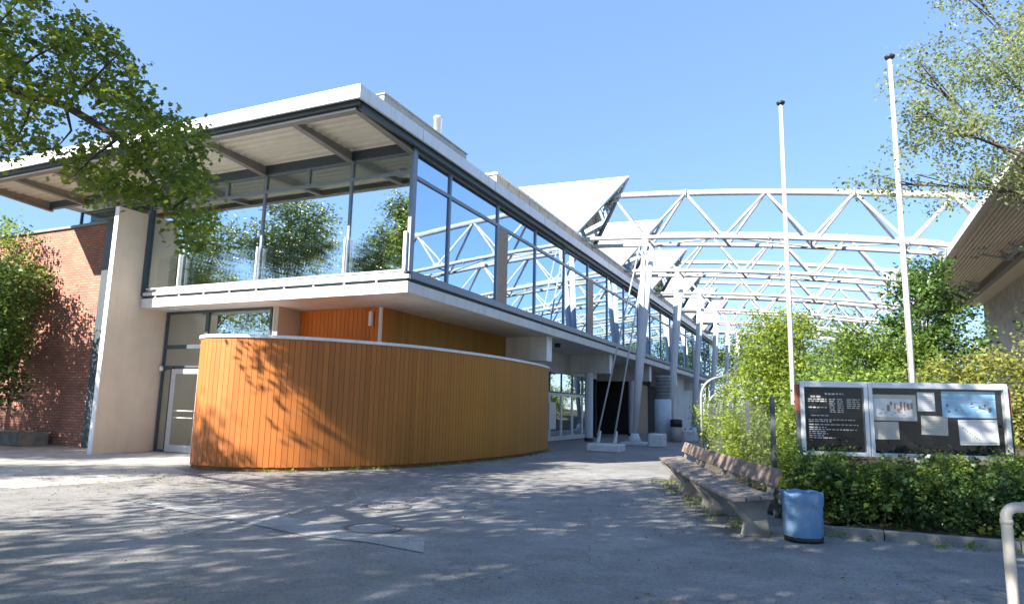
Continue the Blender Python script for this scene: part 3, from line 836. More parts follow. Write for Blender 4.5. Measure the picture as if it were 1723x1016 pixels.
# ------------------------------------------------------------------ manhole covers
for (x, y, lab) in ((-1.81, 10.4, 'round manhole cover farther from the camera, nearer the curved wall'), (-1.66, 8.57, 'round manhole cover at the tip of the pale asphalt strip')):
    mh = empty('manhole_cover', (x, y, 0), 0, lab, 'manhole cover', 'manhole covers in the asphalt')
    MB().lathe([(0.0, 0.014), (0.27, 0.014), (0.28, 0.011)], n=36).build('lid', M['iron'], mh)
    MB().lathe([(0.285, 0.010), (0.285, 0.012), (0.37, 0.012), (0.375, 0.009)], n=36).build('rim', M['ironrim'], mh)

# ------------------------------------------------------------------ kerb
def kerb(pts):
    out = []
    for i in range(len(pts) - 1):
        a, b = Vector(pts[i]), Vector(pts[i + 1])
        n = max(1, round((b - a).length / 1.0))
        for k in range(n): out.append((a.lerp(b, k / n), a.lerp(b, (k + 1) / n)))
    return out
kb = MB()
for a, b in kerb(KERB):
    d = (b - a).normalized(); n_ = Vector((-d.y, d.x))
    if n_.y < 0: n_ = -n_
    a2, b2 = a + d * 0.006, b - d * 0.006
    q = [a2, b2, b2 + n_ * 0.12, a2 + n_ * 0.12]
    h = 0.115 + random.random() * 0.012
    kb.add([(v.x, v.y, -0.02) for v in q] + [(v.x, v.y, h) for v in q], [(0, 1, 5, 4), (1, 2, 6, 5), (2, 3, 7, 6), (3, 0, 4, 7), (4, 5, 6, 7)])
tag(kb.build('kerb', M['concrete'], None, bevel=0.012), None, None, None, 'structure')

# ------------------------------------------------------------------ benches
def make_bench():
    t = empty('park_bench', (0, 0, 0))
    sup = [(0.02, 0), (0.37, 0), (0.35, 0.12), (0.33, 0.30), (0.415, 0.52), (0.53, 0.80), (0.46, 0.83), (0.33, 0.47), (-0.13, 0.425), (-0.13, 0.38), (0.06, 0.17)]
    for y in (-0.85, 0.85):
        MB().prism(sup, 1, y - 0.05, y + 0.05).build('support', M['concrete'], t, bevel=0.012)
    for i, x in enumerate((-0.15, 0.02, 0.19)):
        pl_ = MB().box(0, 0.155, -1.15, 1.15, 0, 0.045).build('seat_plank', M['seatwood'], t, bevel=0.008)
        pl_.location = (x, 0, 0.436 + 0.016 * i); pl_.rotation_euler = (0, R(-4), 0)
    bp_ = MB().box(-0.045, 0, -1.15, 1.15, 0, 0.225).build('backrest', M['backwood'], t, bevel=0.01)
    bp_.location = (0.375, 0, 0.615); bp_.rotation_euler = (0, R(22), 0)
    return t
bench = make_bench()
for i, (x, y, rz, lab) in enumerate(((2.93, 9.5, 3.0, 'weathered wooden bench on concrete supports, nearest one beside the blue bin'),
                                     (3.12, 11.86, 5.0, 'weathered wooden bench in the middle between the two others'),
                                     (3.38, 14.2, 7.0, 'weathered wooden bench farthest from the blue bin'))):
    o = bench if i == 0 else copy_tree(bench)
    o.location = (x, y, 0); o.rotation_euler.z = R(-rz)
    tag(o, lab, 'bench', 'row of weathered benches along the path')

# ------------------------------------------------------------------ blue bin
bn_ = empty('waste_bin', (3.58, 8.42, 0), 0, 'blue plastic bag lined round waste bin beside the nearest bench', 'bin')
def wrinkled(prof, n, amp, seed):
    r_ = random.Random(seed); mb = MB(); vs, fs = [], []
    ph = [r_.random() * 6.28 for _ in range(6)]
    for j, (r, z) in enumerate(prof):
        for k in range(n):
            t = 2 * math.pi * k / n
            dr = amp * (math.sin(5 * t + ph[0] + z * 4) + 0.7 * math.sin(9 * t + ph[1] - z * 9) + 0.5 * math.sin(17 * t + ph[2] + z * 14))
            vs.append(((r + dr) * math.cos(t), (r + dr) * math.sin(t), z + amp * math.sin(7 * t + ph[3] + j)))
    for i in range(len(prof) - 1):
        for k in range(n):
            a, b = i * n + k, i * n + (k + 1) % n
            fs.append((a, b, b + n, a + n))
    return mb.add(vs, fs, 0.5, True)
wrinkled([(0.215, 0.05), (0.222, 0.12), (0.226, 0.2), (0.228, 0.3), (0.23, 0.4), (0.232, 0.47), (0.236, 0.5)], 72, 0.004, 1).build('body', M['bin'], bn_)
wrinkled([(0.238, 0.42), (0.246, 0.49), (0.245, 0.545), (0.235, 0.575), (0.215, 0.56), (0.20, 0.48)], 72, 0.008, 2).build('bag_rim', M['bin'], bn_)
MB().lathe([(0.0, 0.0), (0.22, 0.0), (0.225, 0.06), (0.0, 0.06)], n=32).build('base', M['black'], bn_)

# ------------------------------------------------------------------ notice board
nb_l, nb_r = px(1347, 707, 9.95), px(1697, 706, 9.55)
ang = math.atan2(nb_r.y - nb_l.y, nb_r.x - nb_l.x); wid = (nb_r - nb_l).length
zb, ht = 0.925, 1.03
nbd = empty('notice_board', (nb_l.x, nb_l.y, 0), ang, 'wide glazed notice board with black opening hours panel and pinned papers', 'notice board')
X1 = wid * 0.335
def fr(x0, x1, z0, z1, fw=0.055):
    return MB().box(x0, x0 + fw, -0.05, 0.06, z0, z1).box(x1 - fw, x1, -0.05, 0.06, z0, z1).box(x0 + fw, x1 - fw, -0.05, 0.06, z0, z0 + fw).box(x0 + fw, x1 - fw, -0.05, 0.06, z1 - fw, z1)
MB().box(0, wid, 0.062, 0.12, zb, zb + ht).box(0, wid, -0.03, 0.062, zb + ht + 0.002, zb + ht + 0.03).build('cabinet', M['silver'], nbd)
for n_, (a, b) in enumerate(((0.0, X1 - 0.004), (X1 + 0.004, wid))):
    d_ = fr(a, b, zb, zb + ht).build('door_frame', M['silver'], nbd, bevel=0.004)
    MB().box(a + 0.056, b - 0.056, 0.03, 0.055, zb + 0.056, zb + ht - 0.056).build('backing', M['boardback'], nbd)
    MB().box(a + 0.056, b - 0.056, -0.03, -0.026, zb + 0.056, zb + ht - 0.056).build('pane', M['glassN'], nbd)
for x in (-0.05, wid + 0.002):
    MB().box(x, x + 0.048, 0.0, 0.06, 0.0, zb + ht - 0.02).build('post', M['post'], nbd)
    MB().box(x - 0.004, x + 0.05, -0.006, 0.066, zb + ht * 0.6, zb + ht * 0.98).build('clamp', M['rust'], nbd)
# rows of small lettering on the left panel (fractions of the panel)
lt = MB(); r_ = random.Random(4)
def words(x0, x1, z, h):
    x = x0
    while x < x1 - 0.01:
        w_ = min(r_.uniform(0.025, 0.07), x1 - x)
        lt.box(x, x + w_, 0.024, 0.029, z, z + h)
        x += w_ + 0.016
zt = zb + ht
words(0.36, 0.62, zt - 0.16, 0.022); words(0.16, 0.30, zt - 0.20, 0.022)
for i in range(7):
    z = zt - 0.235 - i * 0.03
    if i in (0, 1, 4): words(0.12, 0.38, z, 0.017)
    words(0.42, 0.50, z, 0.014); words(0.53, 0.61, z, 0.014)
    if i < 5: words(0.66, 0.84, z, 0.014)
for i, z in enumerate((0.47, 0.53, 0.555, 0.60, 0.64, 0.67, 0.70, 0.73, 0.76, 0.79)):
    words(0.12 if i != 0 else 0.16, (0.40, 0.76, 0.44, 0.80, 0.36, 0.78, 0.36, 0.38, 0.34, 0.5)[i], zt - z, 0.014)
lt.build('lettering', M['text'], nbd)
# papers: fractions of the right panel measured on the photograph
def paper(fx0, fx1, fz0, fz1, m, name='paper', tilt=0.0):
    x0, x1 = X1 + (wid - X1) * fx0, X1 + (wid - X1) * fx1
    o = MB().box(0, x1 - x0, 0.0, 0.004, 0, (fz1 - fz0) * ht).build(name, m, nbd)
    o.location = (x0, 0.024, zb + fz0 * ht); o.rotation_euler.y = tilt
    return o, x0, x1, zb + fz0 * ht, zb + fz1 * ht
def marks(o, rows, m, seed, y=-0.0025, name='print'):
    """printed lines or blots on a sheet; rows = (x0,x1,z,h) in the sheet's own metres"""
    mb = MB()
    for (x0, x1, z, h) in rows: mb.box(x0, x1, y, -0.0004, z, z + h)
    mb.build(name, m, o)
p, x0, x1, z0, z1 = paper(0.035, 0.36, 0.50, 0.86, M['paper2'], 'map_sheet'); W_ = x1 - x0; H_ = z1 - z0
p2 = MB().box(0.03, W_ - 0.06, -0.003, -0.0005, 0.05, H_ - 0.06).build('map_field', M['paper'], p)
rr2 = random.Random(8)
marks(p, [(0.2 + i * 0.045 + rr2.random() * 0.02, 0.225 + i * 0.045 + rr2.random() * 0.02, 0.12 + rr2.random() * 0.1, 0.03 + rr2.random() * 0.09) for i in range(8)], M['inkred'], 1, -0.0055)
marks(p, [(rr2.uniform(0.05, W_ - 0.12), 0, rr2.uniform(0.07, H_ - 0.1), rr2.uniform(0.008, 0.025)) for i in range(14)], M['inkgrey'], 1, -0.005, 'print_none') if False else None
mm = [(a, a + rr2.uniform(0.02, 0.06), rr2.uniform(0.07, H_ - 0.1), rr2.uniform(0.006, 0.02)) for a in [rr2.uniform(0.05, W_ - 0.14) for _ in range(16)]]
marks(p, mm, M['inkgrey'], 2, -0.0052)
p, x0, x1, z0, z1 = paper(0.37, 0.495, 0.64, 0.90, M['paper'])
marks(p, [(0.03, x1 - x0 - 0.03 - rr2.random() * 0.05, 0.03 + i * 0.028, 0.005) for i in range(7)], M['inkgrey'], 3)
p, x0, x1, z0, z1 = paper(0.545, 0.925, 0.56, 0.92, M['posterblue'], 'blue_poster'); W_ = x1 - x0; H_ = z1 - z0
mm = [(a, a + rr2.uniform(0.02, 0.05), rr2.uniform(0.07, H_ * 0.5), rr2.uniform(0.015, 0.05)) for a in [rr2.uniform(0.05, W_ - 0.08) for _ in range(13)]]
marks(p, mm, M['ink'], 4)
marks(p, [(0.0, W_, H_ * 0.64, 0.006), (0.0, W_, 0.02, 0.006)], M['paper'], 5)
marks(p, [(a, a + rr2.uniform(0.03, 0.1), rr2.uniform(0.04, H_ * 0.55), rr2.uniform(0.006, 0.014)) for a in [rr2.uniform(0.05, W_ - 0.12) for _ in range(16)]], M['paper'], 6)
p, x0, x1, z0, z1 = paper(0.05, 0.225, 0.24, 0.48, M['paper2'], tilt=R(-1))
marks(p, [(0.03, x1 - x0 - 0.04, 0.03 + i * 0.03, 0.004) for i in range(5)], M['inkgrey'], 7)
p, x0, x1, z0, z1 = paper(0.385, 0.575, 0.32, 0.58, M['paper2'], tilt=R(1.5))
marks(p, [(0.05, x1 - x0 - 0.06, 0.05 + i * 0.035, 0.006) for i in range(5)], M['inkgrey'], 8)
p, x0, x1, z0, z1 = paper(0.655, 0.93, 0.19, 0.53, M['paper'], tilt=R(-1.5)); W_ = x1 - x0; H_ = z1 - z0
marks(p, [(0.03, W_ - 0.03, 0.025, 0.008), (0.03, W_ - 0.03, H_ - 0.03, 0.006)], M['inkgrey'], 9)
marks(p, [(0.05 + i * 0.028, 0.066 + i * 0.028, H_ * 0.65 - i * 0.024, 0.02) for i in range(8)], mat('green_print', (0.16, 0.28, 0.14), 0.7), 10)

# ------------------------------------------------------------------ flagpoles
for (xb, yb, xt, yt, Y, r, lab) in ((1535, 640, 1497, 100, 12.0, 0.058, 'tall white flagpole standing behind the notice board'),
                                    (1336, 700, 1314, 177, 14.05, 0.058, 'white flagpole left of the notice board, the farther of two')):
    b = px(xb, yb, Y); t_ = px(xt, yt, Y)
    fp = empty('flagpole', (b.x, b.y, 0), 0, lab, 'flagpole', 'white flagpoles')
    top = t_.z
    MB().tube([(0, 0, 0), (0, 0, top * 0.5), (0, 0, top)], [r, r * 0.85, r * 0.6], 16).build('pole', M['pole'], fp)
    MB().tube([(-r - 0.012, -0.03, 1.2), (-r - 0.004, -0.03, top * 0.5), (-r * 0.6 - 0.02, -0.03, top - 0.05)], 0.005, 5).build('halyard', M['galv'], fp)
    MB().box(-r - 0.03, -r + 0.01, -0.05, -0.01, 1.25, 1.4).build('cleat', M['galv'], fp)
    MB().lathe([(0.02, top - 0.02), (0.085, top + 0.02), (0.095, top + 0.06), (0.06, top + 0.085), (0.0, top + 0.09)], n=18).build('cap', M['black'], fp)

# ------------------------------------------------------------------ tube railing, bottom right
a = px(1691, 850, 4.2)
rl = empty('tube_railing', (a.x, a.y, 0), 0, 'cream painted tube railing with rounded corner at the right edge', 'railing')
ztop = a.z - 0.02
pts = [(0, 0, 0), (0, 0, ztop - 0.06)] + [(0.07 - 0.07 * math.cos(t), 0.004, ztop - 0.06 + 0.07 * math.sin(t)) for t in np.linspace(0.3, math.pi / 2, 6)] + [(1.6, 0.12, ztop + 0.012)]
MB().tube(pts, 0.031, 16).build('rail_tube', M['rail'], rl)
MB().tube([(0, 0, ztop - 0.085), (0, 0, ztop - 0.06)], 0.0345, 16).build('collar', M['rail'], rl)
MB().lathe([(0.0, 0.03), (0.06, 0.03), (0.07, 0.0)], n=18).build('base_plate', M['rail'], rl)

# ------------------------------------------------------------------ wire fence and bent pipes by the path
fa, fb = px(1303, 780, 10.2), px(1196, 745, 20.5)
fa.z = fb.z = 0
fdir = (fb - fa).normalized(); flen = (fb - fa).length
fe = empty('wire_fence', fa, math.atan2(fdir.y, fdir.x), 'grey wire mesh fence with slim dark posts behind the benches', 'fence')
for s_ in np.linspace(0, flen, 5):
    MB().box(s_ - 0.05, s_ + 0.05, -0.03, 0.03, 0, 1.75).build('post', M['post'], fe)
wm = MB()
hh = 1.6; st = 0.11
x = -hh
while x < flen:
    for sg in (1, -1):
        a0, a1 = (x, x + hh) if sg > 0 else (x + hh, x)
        p0, p1 = [a0, 0.05], [a1, 0.05 + hh]
        lo, hi = 0.0, 1.0
        t0 = 0.0; t1 = 1.0
        dx = a1 - a0
        for lim, s2 in ((0.0, 1), (flen, -1)):
            pass
        ta, tb = sorted(((0 - a0) / dx, (flen - a0) / dx))
        t0, t1 = max(0, ta), min(1, tb)
        if t1 > t0 + 0.02:
            wm.tube([(a0 + dx * t0, 0.032, 0.05 + hh * t0), (a0 + dx * t1, 0.032, 0.05 + hh * t1)], 0.0019, 3, cap=False)
    x += st
wm.build('mesh', M['post'], fe, fixn=False)
gp_ = px(1180, 720, 21); gp_.z = 0
for (xx, Y, hgt, run, r, lab) in ((1181, 20.5, 2.7, 1.0, 0.042, 'tall bent grey pipe at the fence end, curving over to the right'), (1192, 21.5, 2.2, 0.6, 0.036, 'shorter bent grey pipe beside the tall one')):
    b = px(xx, 720, Y)
    pts = [(0, 0, 0), (0.0, 0, hgt * 0.72)] + [(run * 0.55 * (1 - math.cos(t)), 0, hgt * 0.72 + hgt * 0.22 * math.sin(t)) for t in np.linspace(0.2, 1.3, 7)] + [(run, 0.1, hgt * 0.985)]
    o = MB().tube(pts, r, 10).build('bent_pipe', M['pipe'])
    o.location = (b.x, b.y, 0)
    tag(o, lab, 'pipe', 'bent pipes at the path edge')

# ------------------------------------------------------------------ building on the right
rb0, rb1 = Vector((12.9, 10.5, 0)), Vector((25.22, 39.19, 0))
eav0 = Vector((12.14, 15.66, 0)); edir = (Vector((18.53, 28.97, 0)) - eav0).normalized()
RA = math.atan2(edir.y, edir.x)
# local x along eave, y negative = away from path (to the right)
rbd = empty('right_building', eav0, RA, 'low building on the right with beige overhanging eave and pale stone wall', 'building')
EZ = 7.6
MB().prism([(0.0, EZ), (0.0, EZ + 0.2), (-9.0, EZ + 1.76), (-9.0, EZ + 1.56)], 0, -9.0, 30.0).build('roof', M['eave'], rbd)
MB().box(-9.02, 30.02, 0.003, 0.05, EZ - 0.03, EZ + 0.24).build('fascia', M['fascia'], rbd)
rbs = MB()
for i in range(13): rbs.box(-9, 30, -0.35 - i * 0.16, -0.29 - i * 0.16, EZ - 0.02 + 0.16 * i * 0.171, EZ + 0.06 + 0.16 * i * 0.171)
rbs.build('soffit_rib', M['eave'], rbd)
MB().box(-9, 30, -2.75, -2.5, EZ + 0.1, EZ + 0.43).build('edge_beam', M['beam'], rbd)
MB().box(8.0, 29, -4.6, -4.2, 0, EZ + 0.7).build('wall', M['stone'], rbd)
for i in range(5):
    wn = MB().box(-8.6 + i * 2.3, -8.5 + i * 2.3, -3.9, -3.8, 0, 8.2).build('window', M['frame'], rbd)
MB().box(-8.5, 2.9, -3.88, -3.85, 3.0, 8.2).build('window_band', M['glassR'], rbd)

# ------------------------------------------------------------------ foliage
def rot_from(nrm, spin):
    n = nrm / np.linalg.norm(nrm, axis=1, keepdims=True)
    a = np.where(np.abs(n[:, 2:3]) < 0.9, np.array([[0, 0, 1.0]]), np.array([[1.0, 0, 0]]))
    t = np.cross(n, a); t /= np.linalg.norm(t, axis=1, keepdims=True)
    b = np.cross(n, t)
    c, s = np.cos(spin)[:, None], np.sin(spin)[:, None]
    return t * c + b * s, -t * s + b * c, n
LEAF_S = (np.array([(0, 0, 0), (0.30, 0.45, 0.07), (0, 1.0, -0.06), (-0.30, 0.45, 0.07)]), [(0, 1, 2, 3)])
LEAF_L = (np.array([(0, 0, 0), (0.34, 0.16, 0.05), (0.24, 0.42, 0.03), (0.50, 0.62, 0.07), (0.20, 0.74, 0.02), (0, 1.0, -0.1), (-0.20, 0.74, 0.02), (-0.50, 0.62, 0.07), (-0.24, 0.42, 0.03), (-0.34, 0.16, 0.05)]),
          [(0, 1, 2, 9), (9, 2, 8), (2, 3, 4), (8, 6, 7), (8, 2, 4, 6), (4, 5, 6)])
def leaves(name, centers, per, spread, size, m, parent, template=LEAF_S, seed=1, up=0.5, flat=0.75, outward=None):
    """leaf-sized faces around every cluster centre"""
    g = np.random.default_rng(seed)
    C_ = np.repeat(np.asarray(centers, float), per, axis=0)
    n = len(C_)
    off = g.normal(0, 1, (n, 3)) * spread
    off[:, 2] *= flat
    P = C_ + off
    nr = g.normal(0, 1, (n, 3)); nr[:, 2] = np.abs(nr[:, 2]) + up
    X, Y, N = rot_from(nr, g.uniform(0, 6.283, n))
    sz = size * g.uniform(0.65, 1.3, n)[:, None]
    tv, tf = template
    k = len(tv)
    V = (P[:, None, :] + (X[:, None, :] * tv[None, :, 0:1] + Y[:, None, :] * tv[None, :, 1:2] + N[:, None, :] * tv[None, :, 2:3]) * sz[:, None, :]).reshape(-1, 3)
    ct = np.repeat(g.uniform(0, 0.55, len(centers)), per)
    tint = np.clip(ct + g.uniform(0, 0.5, n), 0, 1)
    lens = np.array([len(f) for f in tf]); idx = np.concatenate([np.array(f) for f in tf])
    loops = (np.arange(n)[:, None] * k + idx[None, :]).reshape(-1)
    tot = np.tile(lens, n)
    start = np.concatenate(([0], np.cumsum(tot)[:-1]))
    me = bpy.data.meshes.new(name)
    me.vertices.add(len(V)); me.vertices.foreach_set('co', V.reshape(-1))
    me.loops.add(len(loops)); me.loops.foreach_set('vertex_index', loops)
    me.polygons.add(len(tot)); me.polygons.foreach_set('loop_start', start); me.polygons.foreach_set('loop_total', tot)
    me.update(calc_edges=True)
    at = me.attributes.new('tint', 'FLOAT', 'POINT'); at.data.foreach_set('value', np.repeat(tint, k))
    me.materials.append(m)
    o = bpy.data.objects.new(name, me); COL.objects.link(o)
    if parent is not None: o.parent = parent
    return o
def sample_blobs(blobs, n, seed, shell=0.5):
    g = np.random.default_rng(seed)
    B = np.array(blobs, float)
    wgt = (B[:, 3] * B[:, 4] * B[:, 5]) ** (2 / 3); wgt /= wgt.sum()
    k = g.choice(len(B), n, p=wgt)
    d = g.normal(0, 1, (n, 3)); d /= np.linalg.norm(d, axis=1, keepdims=True)
    r = (shell + (1 - shell) * g.random(n))[:, None]
    return B[k, :3] + d * r * B[k, 3:6]
def limbs(root, blobs, base_r, seed, name='trunk', m=None, zsplit=0.35, twigs=2):
    r_ = random.Random(seed); mb = MB()
    top = max(b[2] for b in blobs)
    cx = sum(b[0] for b in blobs) / len(blobs); cy = sum(b[1] for b in blobs) / len(blobs)
    p1 = Vector((cx * 0.15, cy * 0.15, top * zsplit)); p2 = Vector((cx * 0.5, cy * 0.5, top * 0.8))
    mb.tube([(0, 0, -0.05), (0.02, 0.01, 0.3), tuple(p1), tuple(p2)], [base_r * 1.35, base_r, base_r * 0.75, base_r * 0.25], 10)
    for b in blobs:
        c = Vector(b[:3])
        s = p1.lerp(p2, r_.uniform(0.0, 0.5))
        mid = s.lerp(c, 0.5) + Vector((r_.uniform(-.2, .2), r_.uniform(-.2, .2), r_.uniform(0.0, 0.35)))
        mb.tube([tuple(s), tuple(mid), tuple(c)], [base_r * 0.42, base_r * 0.28, base_r * 0.12], 7)
        for _ in range(twigs):
            e = c + Vector((r_.uniform(-1, 1) * b[3], r_.uniform(-1, 1) * b[4], r_.uniform(-.6, 1) * b[5])) * 0.85
            mb.tube([tuple(mid.lerp(c, r_.uniform(.3, 1))), tuple(c.lerp(e, 0.5) + Vector((0, 0, .1))), tuple(e)], [base_r * 0.13, base_r * 0.09, base_r * 0.03], 5)
    return mb.build(name, m or M['bark'], root, fixn=False)
def tree(name, loc, blobs, ncl, per, spread, size, m, base_r, label, cat='tree', seed=1, group=None, shell=0.5, keep=None, template=LEAF_S, up=0.5, twigs=2, flat=0.75):
    t = empty(name, loc, 0, label, cat, group)
    limbs(t, blobs, base_r, seed, 'trunk' if cat == 'tree' else 'stem', twigs=twigs)
    c = sample_blobs(blobs, ncl, seed, shell)
    if keep is not None:
        c = c[[keep(Vector(q) + Vector(loc)) for q in c]]
    leaves('crown' if cat == 'tree' else 'foliage', c, per, spread, size, m, t, template, seed, up, flat)
    return t
def pix(p):
    d = p - Vector((0, 0, H)); k = d.dot(f0)
    if k < 0.2: return None
    return (861.5 + FPX * d.dot(RX) / k, 508 - FPX * d.dot(UX) / k)
def outside(p, mx=60):
    """true where a leaf cluster falls outside the camera frame"""
    q = pix(p)
    return q is None or q[0] < -mx or q[0] > 1723 + mx or q[1] < -mx or q[1] > 1016 + mx

# --- shade tree over the square, trunk left of the view; its lowest limb hangs into it
T1 = (-7.6, 4.6, 0)
t1 = empty('maple_tree', T1, 0, 'big maple left of the square, one leafy limb hanging before the roof', 'tree')
blob1 = [(-2.6, 5.6, 7.7, 0.8, 0.9, 1.0), (-5.6, 5.2, 5.1, 0.3, 0.3, 0.5), (-1.5, -1.5, 7.5, 3.2, 3.2, 2.6), (2.2, -2.2, 7.2, 3.0, 2.8, 2.2), (4.5, -3.6, 6.8, 2.6, 2.4, 1.8), (0.5, 1.0, 8.2, 2.5, 2.5, 2.2), (6.2, -2.6, 7.2, 2.0, 2.2, 1.5), (1.8, -5.0, 7.5, 3, 2.5, 2.2), (-2.6, 2.0, 6.0, 2.2, 2.4, 2.0), (-2.3, 5.0, 6.6, 1.5, 1.6, 1.9), (5.6, -0.2, 7.6, 1.8, 1.6, 1.0), (-4.6, 1.5, 7.6, 2.4, 2.4, 2)]  # some lumps added out of view to shade the curved wall and notice board
limbs(t1, blob1, 0.24, 11, twigs=3)
c1 = sample_blobs(blob1, 270, 12, 0.25)
c1 = np.concatenate([c1, sample_blobs([(0.3, -4.6, 7.2, 2.2, 1.8, 1.2), (2.8, -4.2, 7.0, 2.0, 2.0, 1.2), (-2.2, -4.8, 7.4, 2.2, 1.8, 1.2), (4.6, -5.4, 7.2, 2.0, 1.6, 1.0)], 78, 15, 0.2),
                     sample_blobs([(-2.5, 5.8, 7.9, 0.9, 1.2, 1.5), (-1.5, 5.9, 7.6, 0.9, 1.0, 1.4), (-2.0, 5.8, 6.7, 0.8, 0.9, 1.2)], 90, 16, 0.0), sample_blobs([(-5.6, 5.2, 5.1, 0.3, 0.4, 0.6)], 6, 18, 0.0)])  # extra unseen clusters added to shade the asphalt and the curved wall
c1 = c1[[outside(Vector(q) + Vector(T1)) for q in c1]]
leaves('crown', c1, 115, 0.43, 0.17, LF['oak'], t1, LEAF_S, 13)
LY = 6.6
limb_px = [(-260, 90, 6.2), (-60, 128, 6.5), (0, 145, 6.6), (110, 178, 6.6), (200, 232, 6.6), (255, 300, 6.7), (290, 350, 6.7), (335, 402, 6.8)]
lpts = [Vector((0, 0, 4.2))] + [px(*q) - Vector(T1) for q in limb_px]
lm = MB().tube(lpts, [0.12, 0.07, 0.055, 0.05, 0.042, 0.033, 0.022, 0.014, 0.006], 8)
sub = [((110, 178), (170, 120), (205, 85)), ((60, 160), (40, 210), (15, 262)), ((200, 232), (260, 210), (300, 225)), ((200, 232), (150, 270), (120, 300)), ((255, 300), (300, 290), (345, 258)), ((230, 270), (185, 300), (150, 318)), ((0, 145), (60, 95), (110, 70)), ((290, 350), (320, 330), (350, 300)), ((290, 350), (270, 330), (235, 345)), ((-60, 128), (-20, 60), (30, 5)), ((110, 178), (120, 220), (95, 250))]
for i, tri in enumerate(sub):
    dy = (i % 3 - 1) * 0.5
    q = [px(tri[0][0], tri[0][1], 6.6), px(tri[1][0], tri[1][1], 6.6 + dy * 0.6), px(tri[2][0], tri[2][1], 6.6 + dy)]
    lm.tube([v - Vector(T1) for v in q], [0.02, 0.012, 0.004], 5)
lm.build('limb', M['bark'], t1, fixn=False)
cp_ = [(20, 60), (70, 75), (120, 70), (160, 60), (195, 85), (215, 115), (40, 110), (95, 115), (140, 110), (180, 140), (225, 150), (235, 175), (20, 170), (60, 195), (105, 160), (30, 235), (10, 205), (75, 240), (165, 185), (210, 195), (250, 195), (285, 205), (320, 225), (265, 235), (300, 250), (335, 250), (230, 235), (180, 245), (140, 265), (115, 290), (160, 290), (205, 275), (245, 275), (280, 290), (315, 280), (335, 300), (190, 315), (235, 320), (275, 325), (305, 330), (330, 330), (300, 355), (325, 365), (340, 385), (145, 235), (215, 320), (150, 310), (-30, 90), (-50, 180), (-40, 250), (-90, 120), (10, 90), (60, 5), (30, -10), (110, 95), (165, 95), (0, 130), (60, 150), (130, 140), (200, 165), (255, 215), (0, 255), (270, 262), (325, 408), (5, 95), (85, 50), (140, 45), (60, 130), (170, 160)]
g_ = np.random.default_rng(3)
cc = []
for (x, y) in cp_:
    for _ in range(2):
        cc.append(tuple(px(x + g_.normal(0, 9), y + g_.normal(0, 9), LY + g_.normal(0, 0.55)) - Vector(T1)))
leaves('limb_foliage', cc, 62, 0.088, 0.058, LF['oak'], t1, LEAF_L, 14, up=0.35, flat=0.8)

# --- shrub tree before the brick wall, left edge
tree('wall_shrub', tuple(BW(-1.6, 14.7)), [(0.2, 0.0, 4.6, 1.6, 1.5, 1.3), (-0.6, 0.3, 3.2, 1.7, 1.6, 1.3), (0.4, -0.4, 2.0, 1.5, 1.4, 1.1), (0.9, -0.3, 3.4, 1.1, 1.0, 1.1), (-1.2, 0.4, 5.6, 1.4, 1.2, 1.0), (-0.2, -0.4, 1.0, 1.4, 1.2, 0.8)],
     560, 34, 0.2, 0.14, LF['wall'], 0.12, 'tall dark green shrub before the brick wall at the left edge', 'shrub', 21)
tree('wall_bush', tuple(BW(-0.1, 16.6)), [(0, 0, 6.4, 1.6, 1.5, 1.3), (0.8, 0.1, 5.3, 1.4, 1.3, 1.1), (-0.9, 0.2, 4.6, 1.5, 1.2, 1.2), (0.2, 0, 3.2, 1.3, 1.2, 1.2)],
     300, 30, 0.22, 0.14, LF['mid'], 0.13, 'sunlit small tree rising above the brick wall at the left edge', 'tree', 22)
